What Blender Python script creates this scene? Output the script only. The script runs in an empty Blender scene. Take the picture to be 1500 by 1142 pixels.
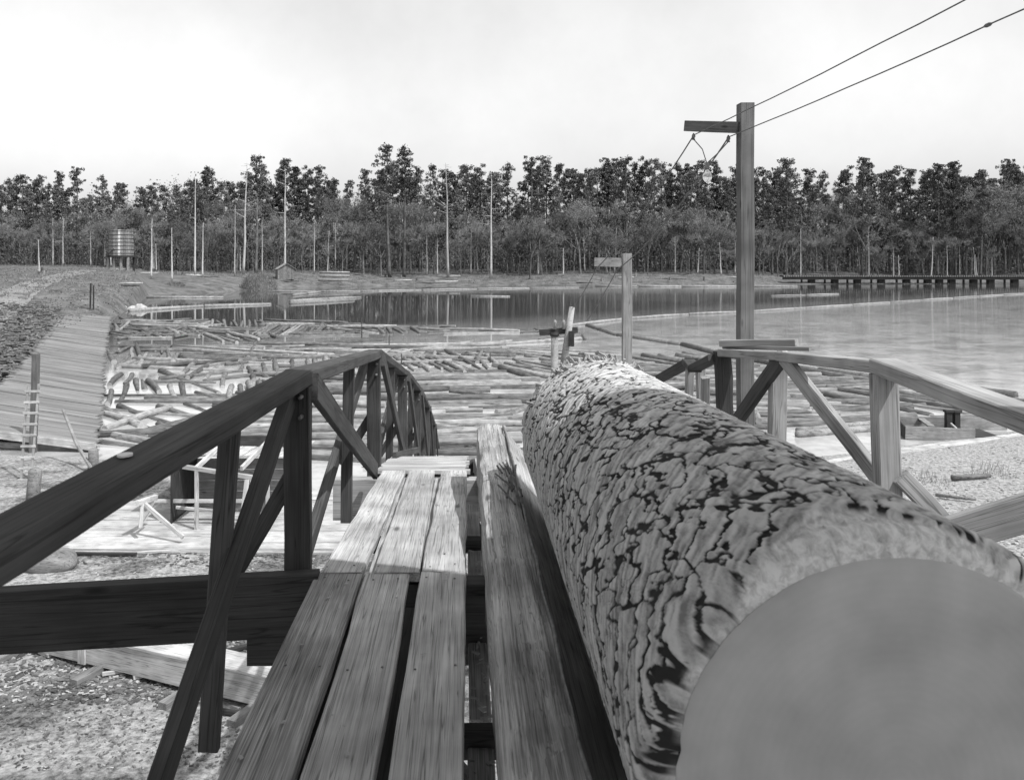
import bpy, bmesh, math, random
import numpy as np
from mathutils import Vector, Matrix

random.seed(11); rng = np.random.default_rng(11)
S = bpy.context.scene; COL = S.collection
R = math.radians

# ------------------------------------------------------------------ camera, sky, sun
F, VX, VY = 1300.0, 680.0, 385.0       # focal length in photo pixels; the optical axis meets the photo here
cam_d = bpy.data.cameras.new('camera'); cam = bpy.data.objects.new('camera', cam_d); COL.objects.link(cam)
cam.rotation_euler = (R(90), 0, 0)
cam_d.sensor_width = 36; cam_d.lens = 36*F/1500
cam_d.shift_x = (750-VX)/1500; cam_d.shift_y = -(571-VY)/1500   # rising front of a view camera
cam_d.clip_start = .05; cam_d.clip_end = 6000
cam_d.dof.use_dof = True; cam_d.dof.focus_distance = 9.0; cam_d.dof.aperture_fstop = 7.0
S.camera = cam

SUN = Vector((-.50, .405, -1.0)).normalized()      # direction the light travels
elev = math.asin(-SUN.z); az = math.atan2(-SUN.x, -SUN.y)
w = bpy.data.worlds.new('World'); S.world = w; w.use_nodes = True
nt = w.node_tree; nt.nodes.clear()
sky = nt.nodes.new('ShaderNodeTexSky'); sky.sky_type = 'NISHITA'; sky.sun_disc = False
sky.sun_elevation = elev; sky.sun_rotation = az; sky.air_density = 1.3; sky.dust_density = 2.5
sep = nt.nodes.new('ShaderNodeSeparateColor'); mixb = nt.nodes.new('ShaderNodeMath'); mixb.operation = 'MULTIPLY_ADD'
addg = nt.nodes.new('ShaderNodeMath'); addg.operation = 'MULTIPLY'
# black and white plate, blue sensitive: the sky is seen mostly through its blue
mixb.inputs[1].default_value = .8; addg.inputs[1].default_value = .2
bg = nt.nodes.new('ShaderNodeBackground'); bg.inputs['Strength'].default_value = .15
out = nt.nodes.new('ShaderNodeOutputWorld')
L = nt.links.new
L(sky.outputs[0], sep.inputs[0]); L(sep.outputs[1], addg.inputs[0]); L(sep.outputs[2], mixb.inputs[0]); L(addg.outputs[0], mixb.inputs[2])
wtc = nt.nodes.new('ShaderNodeTexCoord'); wn = nt.nodes.new('ShaderNodeTexNoise'); wn.inputs['Scale'].default_value = 3.2; wn.inputs['Detail'].default_value = 7; wn.inputs['Roughness'].default_value = .6
wr_ = nt.nodes.new('ShaderNodeMapRange'); wr_.inputs[1].default_value = .3; wr_.inputs[2].default_value = .7; wr_.inputs[3].default_value = .86; wr_.inputs[4].default_value = 1.08
wm_ = nt.nodes.new('ShaderNodeMath'); wm_.operation = 'MULTIPLY'
L(wtc.outputs['Generated'], wn.inputs['Vector']); L(wn.outputs[0], wr_.inputs[0]); L(wr_.outputs[0], wm_.inputs[0]); L(mixb.outputs[0], wm_.inputs[1])
L(wm_.outputs[0], bg.inputs['Color']); L(bg.outputs[0], out.inputs[0])
sl = bpy.data.lights.new('sun', 'SUN'); sl.energy = 3.0; sl.angle = R(.53); sl.color = (1, 1, 1)
so = bpy.data.objects.new('sun', sl); COL.objects.link(so); so.rotation_euler = SUN.to_track_quat('-Z', 'Y').to_euler()
S.view_settings.view_transform = 'Standard'; S.view_settings.look = 'None'
S.view_settings.exposure = 0.58; S.view_settings.gamma = 1; S.view_settings.use_curve_mapping = False
S.render.engine = 'CYCLES'

# ------------------------------------------------------------------ helpers
def at(px, py, d):                      # point at distance d seen at a photo pixel
    return Vector(((px-VX)*d/F, d, (VY-py)*d/F))
def tag(o, label=None, cat=None, group=None, kind=None):
    if label: o['label'] = label
    if cat: o['category'] = cat
    if group: o['group'] = group
    if kind: o['kind'] = kind
    return o
def thing(name, label, cat, loc=(0, 0, 0), rz=0, group=None):
    o = bpy.data.objects.new(name, None); COL.objects.link(o); o.empty_display_size = .1
    o.location = loc; o.rotation_euler = (0, 0, rz)
    return tag(o, label, cat, group)
def mesh(name, v, f, m, smooth=False):
    me = bpy.data.meshes.new(name); me.from_pydata(v, [], f); me.materials.append(m)
    if smooth: me.polygons.foreach_set('use_smooth', [True]*len(me.polygons))
    me.update(); return me
def obj(name, me, parent=None, M=None):
    o = bpy.data.objects.new(name, me); COL.objects.link(o)
    if parent is not None: o.parent = parent
    if M is not None:
        if parent is not None:
            pl = Vector((0, 0, 0)); p = parent
            if p.type == 'EMPTY':
                M = Matrix.Translation(-Vector(p.location)) @ M
            else:
                M = p.matrix_basis.inverted() @ (Matrix.Translation(-Vector(p.parent.location)) @ M if p.parent else M)
        o.matrix_basis = M
    return o
class Buf:                              # many shapes collected into one mesh
    def __init__(s): s.v = []; s.f = []
    def add(s, v, f, M=None):
        b = len(s.v)
        s.v += [tuple(M @ Vector(p)) for p in v] if M is not None else [tuple(p) for p in v]
        s.f += [tuple(i+b for i in q) for q in f]
    def mesh(s, name, m, smooth=False): return mesh(name, s.v, s.f, m, smooth)
def board_geo(Ln, w, t, n=3, jit=.003, bev=.006, rag=0.0):
    v = []; f = []
    bev = min(bev, w*.3, t*.3); w2, t2 = w/2, t/2
    prof = [(-w2+bev, -t2), (w2-bev, -t2), (w2, -t2+bev), (w2, t2-bev), (w2-bev, t2), (-w2+bev, t2), (-w2, t2-bev), (-w2, -t2+bev)]
    wob = [random.uniform(-jit, jit)*1.5 for _ in range(n+1)]
    for i in range(n+1):
        x = Ln*i/n
        for k, (a, b) in enumerate(prof):
            dx = random.uniform(-rag, rag) if i in (0, n) else 0
            v.append((x+dx, a+wob[i]+random.uniform(-jit, jit)*.5, b+random.uniform(-jit, jit)*.4))
    for i in range(n):
        for k in range(8):
            a = i*8+k; b = i*8+(k+1) % 8
            f.append((a, b, b+8, a+8))
    f.append(tuple(range(7, -1, -1))); f.append(tuple(n*8+k for k in range(8)))
    return v, f
def frame(p0, p1, up=(0, 0, 1)):
    x = (Vector(p1)-Vector(p0)).normalized(); z = Vector(up); z = z-x*z.dot(x)
    if z.length < 1e-3: z = Vector((0, 1, 0)); z = z-x*z.dot(x)
    z.normalize(); y = z.cross(x)
    M = Matrix((x, y, z)).transposed().to_4x4(); M.translation = Vector(p0); return M
def board(name, p0, p1, w, t, m, parent=None, up=(0, 0, 1), n=4, jit=.003, bev=.006, rag=0.0):
    Ln = (Vector(p1)-Vector(p0)).length
    v, f = board_geo(Ln, w, t, n, jit, bev, rag)
    return obj(name, mesh(name, v, f, m), parent, frame(p0, p1, up))
def bboard(buf, p0, p1, w, t, up=(0, 0, 1), n=1, jit=0.0):
    v, f = board_geo((Vector(p1)-Vector(p0)).length, w, t, n, jit, .004)
    buf.add(v, f, frame(p0, p1, up))
def tube_geo(pts, rads, seg=8, cap=True):
    v = []; f = []
    pts = [Vector(p) for p in pts]
    for i, p in enumerate(pts):
        d = (pts[min(i+1, len(pts)-1)]-pts[max(i-1, 0)]).normalized()
        a = d.cross(Vector((0, 0, 1)))
        if a.length < .05: a = d.cross(Vector((0, 1, 0)))
        a.normalize(); b = d.cross(a)
        for k in range(seg):
            t = 2*math.pi*k/seg
            v.append(p+(a*math.cos(t)+b*math.sin(t))*rads[i])
    for i in range(len(pts)-1):
        for k in range(seg):
            q = i*seg+k; r = i*seg+(k+1) % seg
            f.append((q, r, r+seg, q+seg))
    if cap: f.append(tuple(range(seg-1, -1, -1))); f.append(tuple((len(pts)-1)*seg+k for k in range(seg)))
    return v, f
def tube(name, pts, rads, m, parent=None, seg=8, smooth=True):
    v, f = tube_geo(pts, rads, seg)
    loc = Vector(parent.location) if parent is not None else Vector((0, 0, 0))
    return obj(name, mesh(name, [tuple(p-loc) for p in v], f, m, smooth), parent)
def vnoise(x, y, seed=0):
    xi = np.floor(x).astype(np.int64); yi = np.floor(y).astype(np.int64); fx = x-xi; fy = y-yi
    fx = fx*fx*(3-2*fx); fy = fy*fy*(3-2*fy)
    def h(a, b):
        n = (a*374761393+b*668265263+seed*974711) & 0x7fffffff
        n = ((n ^ (n >> 13))*1274126177) & 0x7fffffff
        return ((n ^ (n >> 16)) & 0xffff)/65535.0
    return (h(xi, yi)*(1-fx)+h(xi+1, yi)*fx)*(1-fy)+(h(xi, yi+1)*(1-fx)+h(xi+1, yi+1)*fx)*fy
def fbm(x, y, seed=0, o=4):
    s = 0; a = .5
    for i in range(o): s = s+a*vnoise(x*2**i, y*2**i, seed+i*7); a *= .5
    return s

# ------------------------------------------------------------------ materials (a grey world)
def node(nt, t, **kw):
    n = nt.nodes.new(t)
    for k, v in kw.items(): setattr(n, k, v)
    return n
def wood(name, base, dark, scale=(1.2, 26, 26), rough=.8, bump=.35, contrast=1.0, jitter=.25, blotch=.35, dist=.003):
    m = bpy.data.materials.new(name); m.use_nodes = True; nt = m.node_tree; Lk = nt.links.new
    b = nt.nodes['Principled BSDF']; b.inputs['Roughness'].default_value = rough; b.inputs['Specular IOR Level'].default_value = .25
    tc = node(nt, 'ShaderNodeTexCoord'); oi = node(nt, 'ShaderNodeObjectInfo')
    off = node(nt, 'ShaderNodeVectorMath', operation='ADD'); mul = node(nt, 'ShaderNodeMath', operation='MULTIPLY'); mul.inputs[1].default_value = 37
    Lk(oi.outputs['Random'], mul.inputs[0]); Lk(tc.outputs['Object'], off.inputs[0]); Lk(mul.outputs[0], off.inputs[1])
    mp = node(nt, 'ShaderNodeMapping'); mp.inputs['Scale'].default_value = scale; Lk(off.outputs[0], mp.inputs['Vector'])
    n1 = node(nt, 'ShaderNodeTexNoise'); n1.inputs['Scale'].default_value = 1; n1.inputs['Detail'].default_value = 6; n1.inputs['Roughness'].default_value = .65; n1.inputs['Distortion'].default_value = .6
    Lk(mp.outputs[0], n1.inputs['Vector'])
    mp2 = node(nt, 'ShaderNodeMapping'); mp2.inputs['Scale'].default_value = (scale[0]*3, scale[1]*5, scale[2]*5); Lk(off.outputs[0], mp2.inputs['Vector'])
    n2 = node(nt, 'ShaderNodeTexNoise'); n2.inputs['Scale'].default_value = 1; n2.inputs['Detail'].default_value = 3; Lk(mp2.outputs[0], n2.inputs['Vector'])
    n3 = node(nt, 'ShaderNodeTexNoise'); n3.inputs['Scale'].default_value = 2.2; n3.inputs['Detail'].default_value = 4; Lk(off.outputs[0], n3.inputs['Vector'])
    cr = node(nt, 'ShaderNodeValToRGB'); e = cr.color_ramp.elements
    e[0].position = .5-.16/contrast; e[0].color = (dark,)*3+(1,); e[1].position = .5+.14/contrast; e[1].color = (base,)*3+(1,)
    mx = node(nt, 'ShaderNodeMath', operation='MULTIPLY_ADD'); mx.inputs[1].default_value = .45; Lk(n2.outputs[0], mx.inputs[0])
    m55 = node(nt, 'ShaderNodeMath', operation='MULTIPLY'); m55.inputs[1].default_value = .55; Lk(n1.outputs[0], m55.inputs[0]); Lk(m55.outputs[0], mx.inputs[2])
    Lk(mx.outputs[0], cr.inputs[0])
    mpc = node(nt, 'ShaderNodeMapping'); mpc.inputs['Scale'].default_value = (scale[0]*.7, scale[1]*1.7, scale[2]*1.7); mpc.inputs['Location'].default_value = (3, 5, 7); Lk(off.outputs[0], mpc.inputs['Vector'])
    nc_ = node(nt, 'ShaderNodeTexNoise'); nc_.inputs['Scale'].default_value = 1; nc_.inputs['Detail'].default_value = 2; nc_.inputs['Distortion'].default_value = .3; Lk(mpc.outputs[0], nc_.inputs['Vector'])
    sb = node(nt, 'ShaderNodeMath', operation='SUBTRACT'); sb.inputs[1].default_value = .5; Lk(nc_.outputs[0], sb.inputs[0]); ab = node(nt, 'ShaderNodeMath', operation='ABSOLUTE'); Lk(sb.outputs[0], ab.inputs[0])
    ck = node(nt, 'ShaderNodeMapRange'); ck.inputs[1].default_value = .0; ck.inputs[2].default_value = .028; ck.inputs[3].default_value = .42; ck.inputs[4].default_value = 1; Lk(ab.outputs[0], ck.inputs[0])
    vo = node(nt, 'ShaderNodeTexVoronoi'); vo.inputs['Scale'].default_value = 1; mpk = node(nt, 'ShaderNodeMapping'); mpk.inputs['Scale'].default_value = (1.3, 4.5, 4.5); Lk(off.outputs[0], mpk.inputs['Vector']); Lk(mpk.outputs[0], vo.inputs['Vector'])
    kn_ = node(nt, 'ShaderNodeMapRange'); kn_.inputs[1].default_value = .05; kn_.inputs[2].default_value = .12; kn_.inputs[3].default_value = .35; kn_.inputs[4].default_value = 1; Lk(vo.outputs['Distance'], kn_.inputs[0])
    ck2 = node(nt, 'ShaderNodeMath', operation='MULTIPLY'); Lk(ck.outputs[0], ck2.inputs[0]); Lk(kn_.outputs[0], ck2.inputs[1]); ck = ck2
    # blotches and board-to-board change
    bl = node(nt, 'ShaderNodeMapRange'); bl.inputs[1].default_value = .3; bl.inputs[2].default_value = .7; bl.inputs[3].default_value = 1-blotch; bl.inputs[4].default_value = 1+blotch*.5
    Lk(n3.outputs[0], bl.inputs[0])
    jr = node(nt, 'ShaderNodeMapRange'); jr.inputs[3].default_value = 1-jitter; jr.inputs[4].default_value = 1+jitter; Lk(oi.outputs['Random'], jr.inputs[0])
    pr = node(nt, 'ShaderNodeMath', operation='MULTIPLY'); Lk(bl.outputs[0], pr.inputs[0]); Lk(jr.outputs[0], pr.inputs[1])
    vm = node(nt, 'ShaderNodeVectorMath', operation='SCALE'); Lk(cr.outputs[0], vm.inputs[0]); pk = node(nt, 'ShaderNodeMath', operation='MULTIPLY'); Lk(pr.outputs[0], pk.inputs[0]); Lk(ck.outputs[0], pk.inputs[1]); Lk(pk.outputs[0], vm.inputs['Scale'])
    Lk(vm.outputs[0], b.inputs['Base Color'])
    bp = node(nt, 'ShaderNodeBump'); bp.inputs['Strength'].default_value = bump; bp.inputs['Distance'].default_value = dist; Lk(mx.outputs[0], bp.inputs['Height']); Lk(bp.outputs[0], b.inputs['Normal'])
    return m
def rough_mat(name, lo, hi, scale, detail=5, bump=.3, dist=.02, rough=.95, jitter=0.0, pos=(.35, .65), spots=None, coord='Object'):
    m = bpy.data.materials.new(name); m.use_nodes = True; nt = m.node_tree; Lk = nt.links.new
    b = nt.nodes['Principled BSDF']; b.inputs['Roughness'].default_value = rough; b.inputs['Specular IOR Level'].default_value = .2
    tc = node(nt, 'ShaderNodeTexCoord'); oi = node(nt, 'ShaderNodeObjectInfo')
    n1 = node(nt, 'ShaderNodeTexNoise'); n1.inputs['Scale'].default_value = scale; n1.inputs['Detail'].default_value = detail; n1.inputs['Roughness'].default_value = .7
    Lk(tc.outputs[coord], n1.inputs['Vector'])
    cr = node(nt, 'ShaderNodeValToRGB'); e = cr.color_ramp.elements
    e[0].position = pos[0]; e[0].color = (lo,)*3+(1,); e[1].position = pos[1]; e[1].color = (hi,)*3+(1,)
    Lk(n1.outputs[0], cr.inputs[0]); last = cr.outputs[0]
    if spots:
        sc, col, th = spots
        n2 = node(nt, 'ShaderNodeTexNoise'); n2.inputs['Scale'].default_value = sc; n2.inputs['Detail'].default_value = 3; Lk(tc.outputs[coord], n2.inputs['Vector'])
        c2 = node(nt, 'ShaderNodeValToRGB'); c2.color_ramp.elements[0].position = th; c2.color_ramp.elements[1].position = th+.06; Lk(n2.outputs[0], c2.inputs[0])
        mx = node(nt, 'ShaderNodeMix', data_type='RGBA'); Lk(c2.outputs[0], mx.inputs[0]); Lk(last, mx.inputs[6]); mx.inputs[7].default_value = (col,)*3+(1,)
        last = mx.outputs[2]
    if jitter:
        jr = node(nt, 'ShaderNodeMapRange'); jr.inputs[3].default_value = 1-jitter; jr.inputs[4].default_value = 1+jitter; Lk(oi.outputs['Random'], jr.inputs[0])
        vm = node(nt, 'ShaderNodeVectorMath', operation='SCALE'); Lk(last, vm.inputs[0]); Lk(jr.outputs[0], vm.inputs['Scale']); last = vm.outputs[0]
    Lk(last, b.inputs['Base Color'])
    bp = node(nt, 'ShaderNodeBump'); bp.inputs['Strength'].default_value = bump; bp.inputs['Distance'].default_value = dist; Lk(n1.outputs[0], bp.inputs['Height']); Lk(bp.outputs[0], b.inputs['Normal'])
    return m

M_deck = wood('weathered_plank', .52, .25, (1.0, 30, 30), contrast=1.0, jitter=.12)
M_deckold = wood('dark_weathered_plank', .38, .09, (1.0, 30, 30), bump=.6, contrast=1.1, jitter=.15)
M_rail = wood('creosoted_rail_wood', .075, .04, (1.0, 18, 18), jitter=.12, bump=.2)
M_railr = wood('grey_rail_wood', .34, .20, (1.0, 18, 18), jitter=.15, bump=.25)
M_beam = wood('grooved_timber', .48, .17, (.8, 34, 34), bump=.8, contrast=1.2, jitter=.05)
M_dark = wood('old_dark_timber', .06, .03, (1.0, 14, 14), jitter=.2)
M_pale = wood('pale_sawn_board', .56, .36, (1.0, 16, 16), jitter=.15)
M_pole = wood('pole_timber', .15, .09, (.5, 20, 20), jitter=.12, bump=.2)
M_ramp = wood('rollway_board', .25, .12, (.8, 8, 8), jitter=.22, bump=.3, dist=.01)
M_float = wood('floating_log_bark', .20, .065, (.7, 7, 7), jitter=.35, bump=.6, dist=.02, contrast=1.1)
M_float2 = wood('peeled_floating_log', .34, .18, (.6, 6, 6), jitter=.2, bump=.3, dist=.01)
M_cut = rough_mat('sawn_end_grain', .26, .38, 5, bump=.1, dist=.003, jitter=.2)
M_ground = rough_mat('gravel_ground', .16, .50, 2.4, detail=9, bump=.9, dist=.06, pos=(.36, .62), spots=(26, .62, .60))
M_road = rough_mat('dirt_road', .15, .24, .4, detail=6, bump=.3)
M_chip = rough_mat('wood_chip', .20, .44, 3, jitter=.0, bump=.2)
M_barkchip = rough_mat('bark_scrap', .05, .16, 2, bump=.3)
M_pine = rough_mat('pine_needles', .065, .15, .35, bump=0, jitter=.35)
M_twig = rough_mat('bare_twigs', .12, .25, .3, bump=0, jitter=.3)
M_trunk = rough_mat('tree_bark', .06, .18, 1.2, bump=.3, jitter=.4)
M_snag = rough_mat('bleached_dead_wood', .32, .48, 1.2, bump=.2, jitter=.2)
M_brush = rough_mat('thicket', .07, .22, .10, detail=4, bump=0, pos=(.4, .6))
M_grass = rough_mat('dry_grass', .09, .24, .3, detail=4, bump=0)
M_metal = rough_mat('rusted_iron', .08, .2, 20, rough=.6, bump=.2, dist=.002)
M_wire = rough_mat('cloth_covered_wire', .10, .2, 30, bump=0)
M_cer = rough_mat('porcelain', .5, .6, 3, rough=.3, bump=0)
M_roofm = wood('shingle_roof', .34, .2, (2, 5, 5), jitter=.1)
M_cabin = wood('cabin_board', .26, .14, (2, 5, 5), jitter=.2)

# far ground: greyer and smoother than the gravel near the mill
def ground_material():
    m = bpy.data.materials.new('trampled_ground'); m.use_nodes = True; nt = m.node_tree; Lk = nt.links.new
    b = nt.nodes['Principled BSDF']; b.inputs['Roughness'].default_value = .95; b.inputs['Specular IOR Level'].default_value = .15
    tc = node(nt, 'ShaderNodeTexCoord')
    def ramp(src, p0, c0, p1, c1):
        r = node(nt, 'ShaderNodeValToRGB'); e = r.color_ramp.elements
        e[0].position = p0; e[0].color = (c0,)*3+(1,); e[1].position = p1; e[1].color = (c1,)*3+(1,); Lk(src, r.inputs[0]); return r.outputs[0]
    def noise(sc, det=5, ro=.65):
        n = node(nt, 'ShaderNodeTexNoise'); n.inputs['Scale'].default_value = sc; n.inputs['Detail'].default_value = det; n.inputs['Roughness'].default_value = ro
        Lk(tc.outputs['Object'], n.inputs['Vector']); return n.outputs[0]
    def mix(fac, a, c):
        x = node(nt, 'ShaderNodeMix', data_type='RGBA'); Lk(fac, x.inputs[0]); Lk(a, x.inputs[6]); Lk(c, x.inputs[7]); return x.outputs[2]
    nf = noise(9, 9, .75); near = ramp(nf, .38, .12, .62, .42)
    dampn = noise(.35, 4); damp = ramp(nf, .40, .03, .60, .20)
    sx = node(nt, 'ShaderNodeSeparateXYZ'); Lk(tc.outputs['Object'], sx.inputs[0]); mx0 = node(nt, 'ShaderNodeMapRange'); mx0.inputs[1].default_value = 2; mx0.inputs[2].default_value = -2; Lk(sx.outputs[0], mx0.inputs[0]); dm = node(nt, 'ShaderNodeMath', operation='MULTIPLY'); Lk(ramp(dampn, .46, 0, .56, 1), dm.inputs[0]); Lk(mx0.outputs[0], dm.inputs[1])
    near = mix(dm.outputs[0], near, damp)
    far = ramp(noise(.35, 8, .75), .36, .05, .64, .17)
    mr = node(nt, 'ShaderNodeMapRange'); mr.inputs[1].default_value = 34; mr.inputs[2].default_value = 60; Lk(sx.outputs[1], mr.inputs[0])
    Lk(mix(mr.outputs[0], near, far), b.inputs['Base Color'])
    bp = node(nt, 'ShaderNodeBump'); bp.inputs['Strength'].default_value = .9; bp.inputs['Distance'].default_value = .05; Lk(nf, bp.inputs['Height']); Lk(bp.outputs[0], b.inputs['Normal'])
    return m
M_land = ground_material()

def water_material():
    m = bpy.data.materials.new('pond_water'); m.use_nodes = True; nt = m.node_tree; Lk = nt.links.new
    b = nt.nodes['Principled BSDF']; b.inputs['IOR'].default_value = 1.33
    tc = node(nt, 'ShaderNodeTexCoord')
    n0 = node(nt, 'ShaderNodeTexNoise'); n0.inputs['Scale'].default_value = .35; n0.inputs['Detail'].default_value = 9; n0.inputs['Roughness'].default_value = .7; Lk(tc.outputs['Object'], n0.inputs['Vector'])
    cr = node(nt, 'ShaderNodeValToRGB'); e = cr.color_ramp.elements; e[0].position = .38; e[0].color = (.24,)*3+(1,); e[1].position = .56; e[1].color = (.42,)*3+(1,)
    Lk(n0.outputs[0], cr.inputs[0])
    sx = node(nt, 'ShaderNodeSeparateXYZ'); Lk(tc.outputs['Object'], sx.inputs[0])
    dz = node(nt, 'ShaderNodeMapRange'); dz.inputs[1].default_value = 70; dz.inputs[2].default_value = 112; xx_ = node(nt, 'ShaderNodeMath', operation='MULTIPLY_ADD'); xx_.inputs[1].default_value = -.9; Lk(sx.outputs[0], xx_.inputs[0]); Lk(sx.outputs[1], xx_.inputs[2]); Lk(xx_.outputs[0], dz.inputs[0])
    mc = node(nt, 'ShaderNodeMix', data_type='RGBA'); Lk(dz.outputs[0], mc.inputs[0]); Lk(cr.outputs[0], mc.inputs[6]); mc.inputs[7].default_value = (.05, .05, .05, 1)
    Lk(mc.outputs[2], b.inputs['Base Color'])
    # wind ruffles the open water on the right, the log-filled left is still
    wr = node(nt, 'ShaderNodeMapRange'); wr.inputs[1].default_value = -10; wr.inputs[2].default_value = 45; wr.inputs[3].default_value = .03; wr.inputs[4].default_value = .06
    Lk(sx.outputs[0], wr.inputs[0]); Lk(wr.outputs[0], b.inputs['Roughness'])
    mp = node(nt, 'ShaderNodeMapping'); mp.inputs['Scale'].default_value = (.5, 2.4, 1); Lk(tc.outputs['Object'], mp.inputs['Vector'])
    n1 = node(nt, 'ShaderNodeTexNoise'); n1.inputs['Scale'].default_value = 1.6; n1.inputs['Detail'].default_value = 3; Lk(mp.outputs[0], n1.inputs['Vector'])
    bp = node(nt, 'ShaderNodeBump'); bp.inputs['Distance'].default_value = .018; Lk(n1.outputs[0], bp.inputs['Height'])
    n5 = node(nt, 'ShaderNodeTexNoise'); n5.inputs['Scale'].default_value = .03; n5.inputs['Detail'].default_value = 2; Lk(tc.outputs['Object'], n5.inputs['Vector'])
    ws = node(nt, 'ShaderNodeMapRange'); ws.inputs[1].default_value = -5; ws.inputs[2].default_value = 35; ws.inputs[3].default_value = .06; ws.inputs[4].default_value = 1.0; Lk(sx.outputs[0], ws.inputs[0])
    wm = node(nt, 'ShaderNodeMath', operation='MULTIPLY'); wq = node(nt, 'ShaderNodeMapRange'); wq.inputs[1].default_value = .35; wq.inputs[2].default_value = .65; wq.inputs[3].default_value = .6; wq.inputs[4].default_value = 1.1; Lk(n5.outputs[0], wq.inputs[0])
    wy = node(nt, 'ShaderNodeMapRange'); wy.inputs[1].default_value = 105; wy.inputs[2].default_value = 200; wy.inputs[3].default_value = 1; wy.inputs[4].default_value = .16; Lk(sx.outputs[1], wy.inputs[0]); w2_ = node(nt, 'ShaderNodeMath', operation='MULTIPLY'); Lk(ws.outputs[0], w2_.inputs[0]); Lk(wy.outputs[0], w2_.inputs[1])
    Lk(w2_.outputs[0], wm.inputs[0]); Lk(wq.outputs[0], wm.inputs[1]); Lk(wm.outputs[0], bp.inputs['Strength']); Lk(bp.outputs[0], b.inputs['Normal'])
    return m
M_water = water_material()

# ------------------------------------------------------------------ the land and the pond
WATER = -7.0
SHP = [(-4000, 60), (-200, 90), (140, 104), (165, 114), (200, 140), (215, 185), (300, 204), (400, 238), (480, 258), (560, 272), (1100, 274), (1150, 290), (1500, 300), (6000, 300)]
def ground_z(x, y):
    x = np.asarray(x, float); y = np.asarray(y, float); yy = np.maximum(y, 5)
    px = VX+F*x/yy
    zs = np.interp(px, [p[0] for p in SHP], [p[1] for p in SHP])+4*(fbm(x/14, y/14+3, 5)-.5)*2
    d = y-zs
    amp = np.interp(px, [100, 300, 520, 1050, 1300], [3.9, 3.9, 4.7, 4.4, 3.0])
    hf = np.where(d > 0, WATER+amp*(1-np.exp(-np.maximum(d, 0)/22))+.010*np.maximum(d, 0), WATER+np.maximum(d*.12, -1.2))
    xl = -(14.0+(y-33)*.385)-3.2                       # shore under the rollway
    dl = xl-x
    hl = np.where(dl > 0, WATER+.55*(1-np.exp(-np.maximum(dl, 0)/3))+.035*np.minimum(np.maximum(dl, 0), 60)+.012*np.maximum(y-60, 0), WATER+np.maximum(dl*.3, -1.2))
    hl = np.where(y < 22, WATER-1.2, hl)
    yn = np.interp(x, [-20, -9, -5.5, 2, 8, 14, 24, 60], [33, 31, 26, 26, 30.5, 32.5, 37.5, 60])
    dn = yn-y
    hn = np.where(dn > 0, WATER+.28*(1-np.exp(-np.maximum(dn, 0)/2))+.02, WATER+np.maximum(dn*.3, -1.2))
    h = np.maximum(np.maximum(hf, hl), hn)
    dry = np.clip((h-WATER)/.4, 0, 1)
    bumpy = np.clip((y-20)/60, .12, 1)
    return h+dry*bumpy*((fbm(x/3, y/3, 9, 5)-.5)*.5+(fbm(x/20, y/20, 2)-.5)*1.2*np.clip((y-60)/100, 0, 1))
def gz(x, y): return float(ground_z(x, y))
ys = np.concatenate([np.linspace(-45, 8, 16)[:-1], np.linspace(8, 40, 110)[:-1], np.geomspace(40, 520, 190)[:-1], np.geomspace(520, 2600, 22)])
us = np.linspace(-1, 1, 330)
W_ = np.maximum(62, np.abs(ys)*.95)
X = us[None, :]*W_[:, None]; Y = np.repeat(ys[:, None], len(us), 1); Z = ground_z(X, Y)
Z = np.where(Y > 520, Z+(Y-520)*.0, Z)
me = bpy.data.meshes.new('ground'); nr, nc = X.shape
V = np.stack([X, Y, Z], -1).reshape(-1, 3)
idx = np.arange(nr*nc).reshape(nr, nc)
Q = np.stack([idx[:-1, :-1], idx[:-1, 1:], idx[1:, 1:], idx[1:, :-1]], -1).reshape(-1, 4)
def np_mesh(me, V, Q, m, smooth=True):
    k = Q.shape[1]
    me.vertices.add(len(V)); me.vertices.foreach_set('co', V.astype(np.float32).ravel())
    me.loops.add(Q.size); me.loops.foreach_set('vertex_index', Q.astype(np.int32).ravel())
    me.polygons.add(len(Q)); me.polygons.foreach_set('loop_start', (np.arange(len(Q))*k).astype(np.int32))
    me.polygons.foreach_set('use_smooth', np.full(len(Q), smooth))
    me.materials.append(m); me.update(calc_edges=True); me.validate()
np_mesh(me, V, Q, M_land)
tag(obj('ground', me), kind='structure')
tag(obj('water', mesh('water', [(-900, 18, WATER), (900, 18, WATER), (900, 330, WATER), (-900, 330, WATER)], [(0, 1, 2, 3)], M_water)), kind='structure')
# dirt road climbing from the rollway to the water tower
rv = []; rf = []
path = [(-28, 38), (-36, 60), (-47, 86), (-58, 112), (-68, 140), (-80, 175), (-88, 205), (-96, 240), (-108, 290)]
n = 60
for i in range(n+1):
    t = i/n*(len(path)-1); k = min(int(t), len(path)-2); a = t-k
    x = path[k][0]*(1-a)+path[k+1][0]*a; y = path[k][1]*(1-a)+path[k+1][1]*a
    for s in range(5):
        xx = x+(s-2)*1.3; rv.append((xx, y, gz(xx, y)+.06-(.05 if s in (1, 3) else 0)))
for i in range(n):
    for s in range(4): q = i*5+s; rf.append((q, q+1, q+6, q+5))
tag(obj('dirt_road', mesh('dirt_road', rv, rf, M_road, True)), kind='structure')

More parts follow.
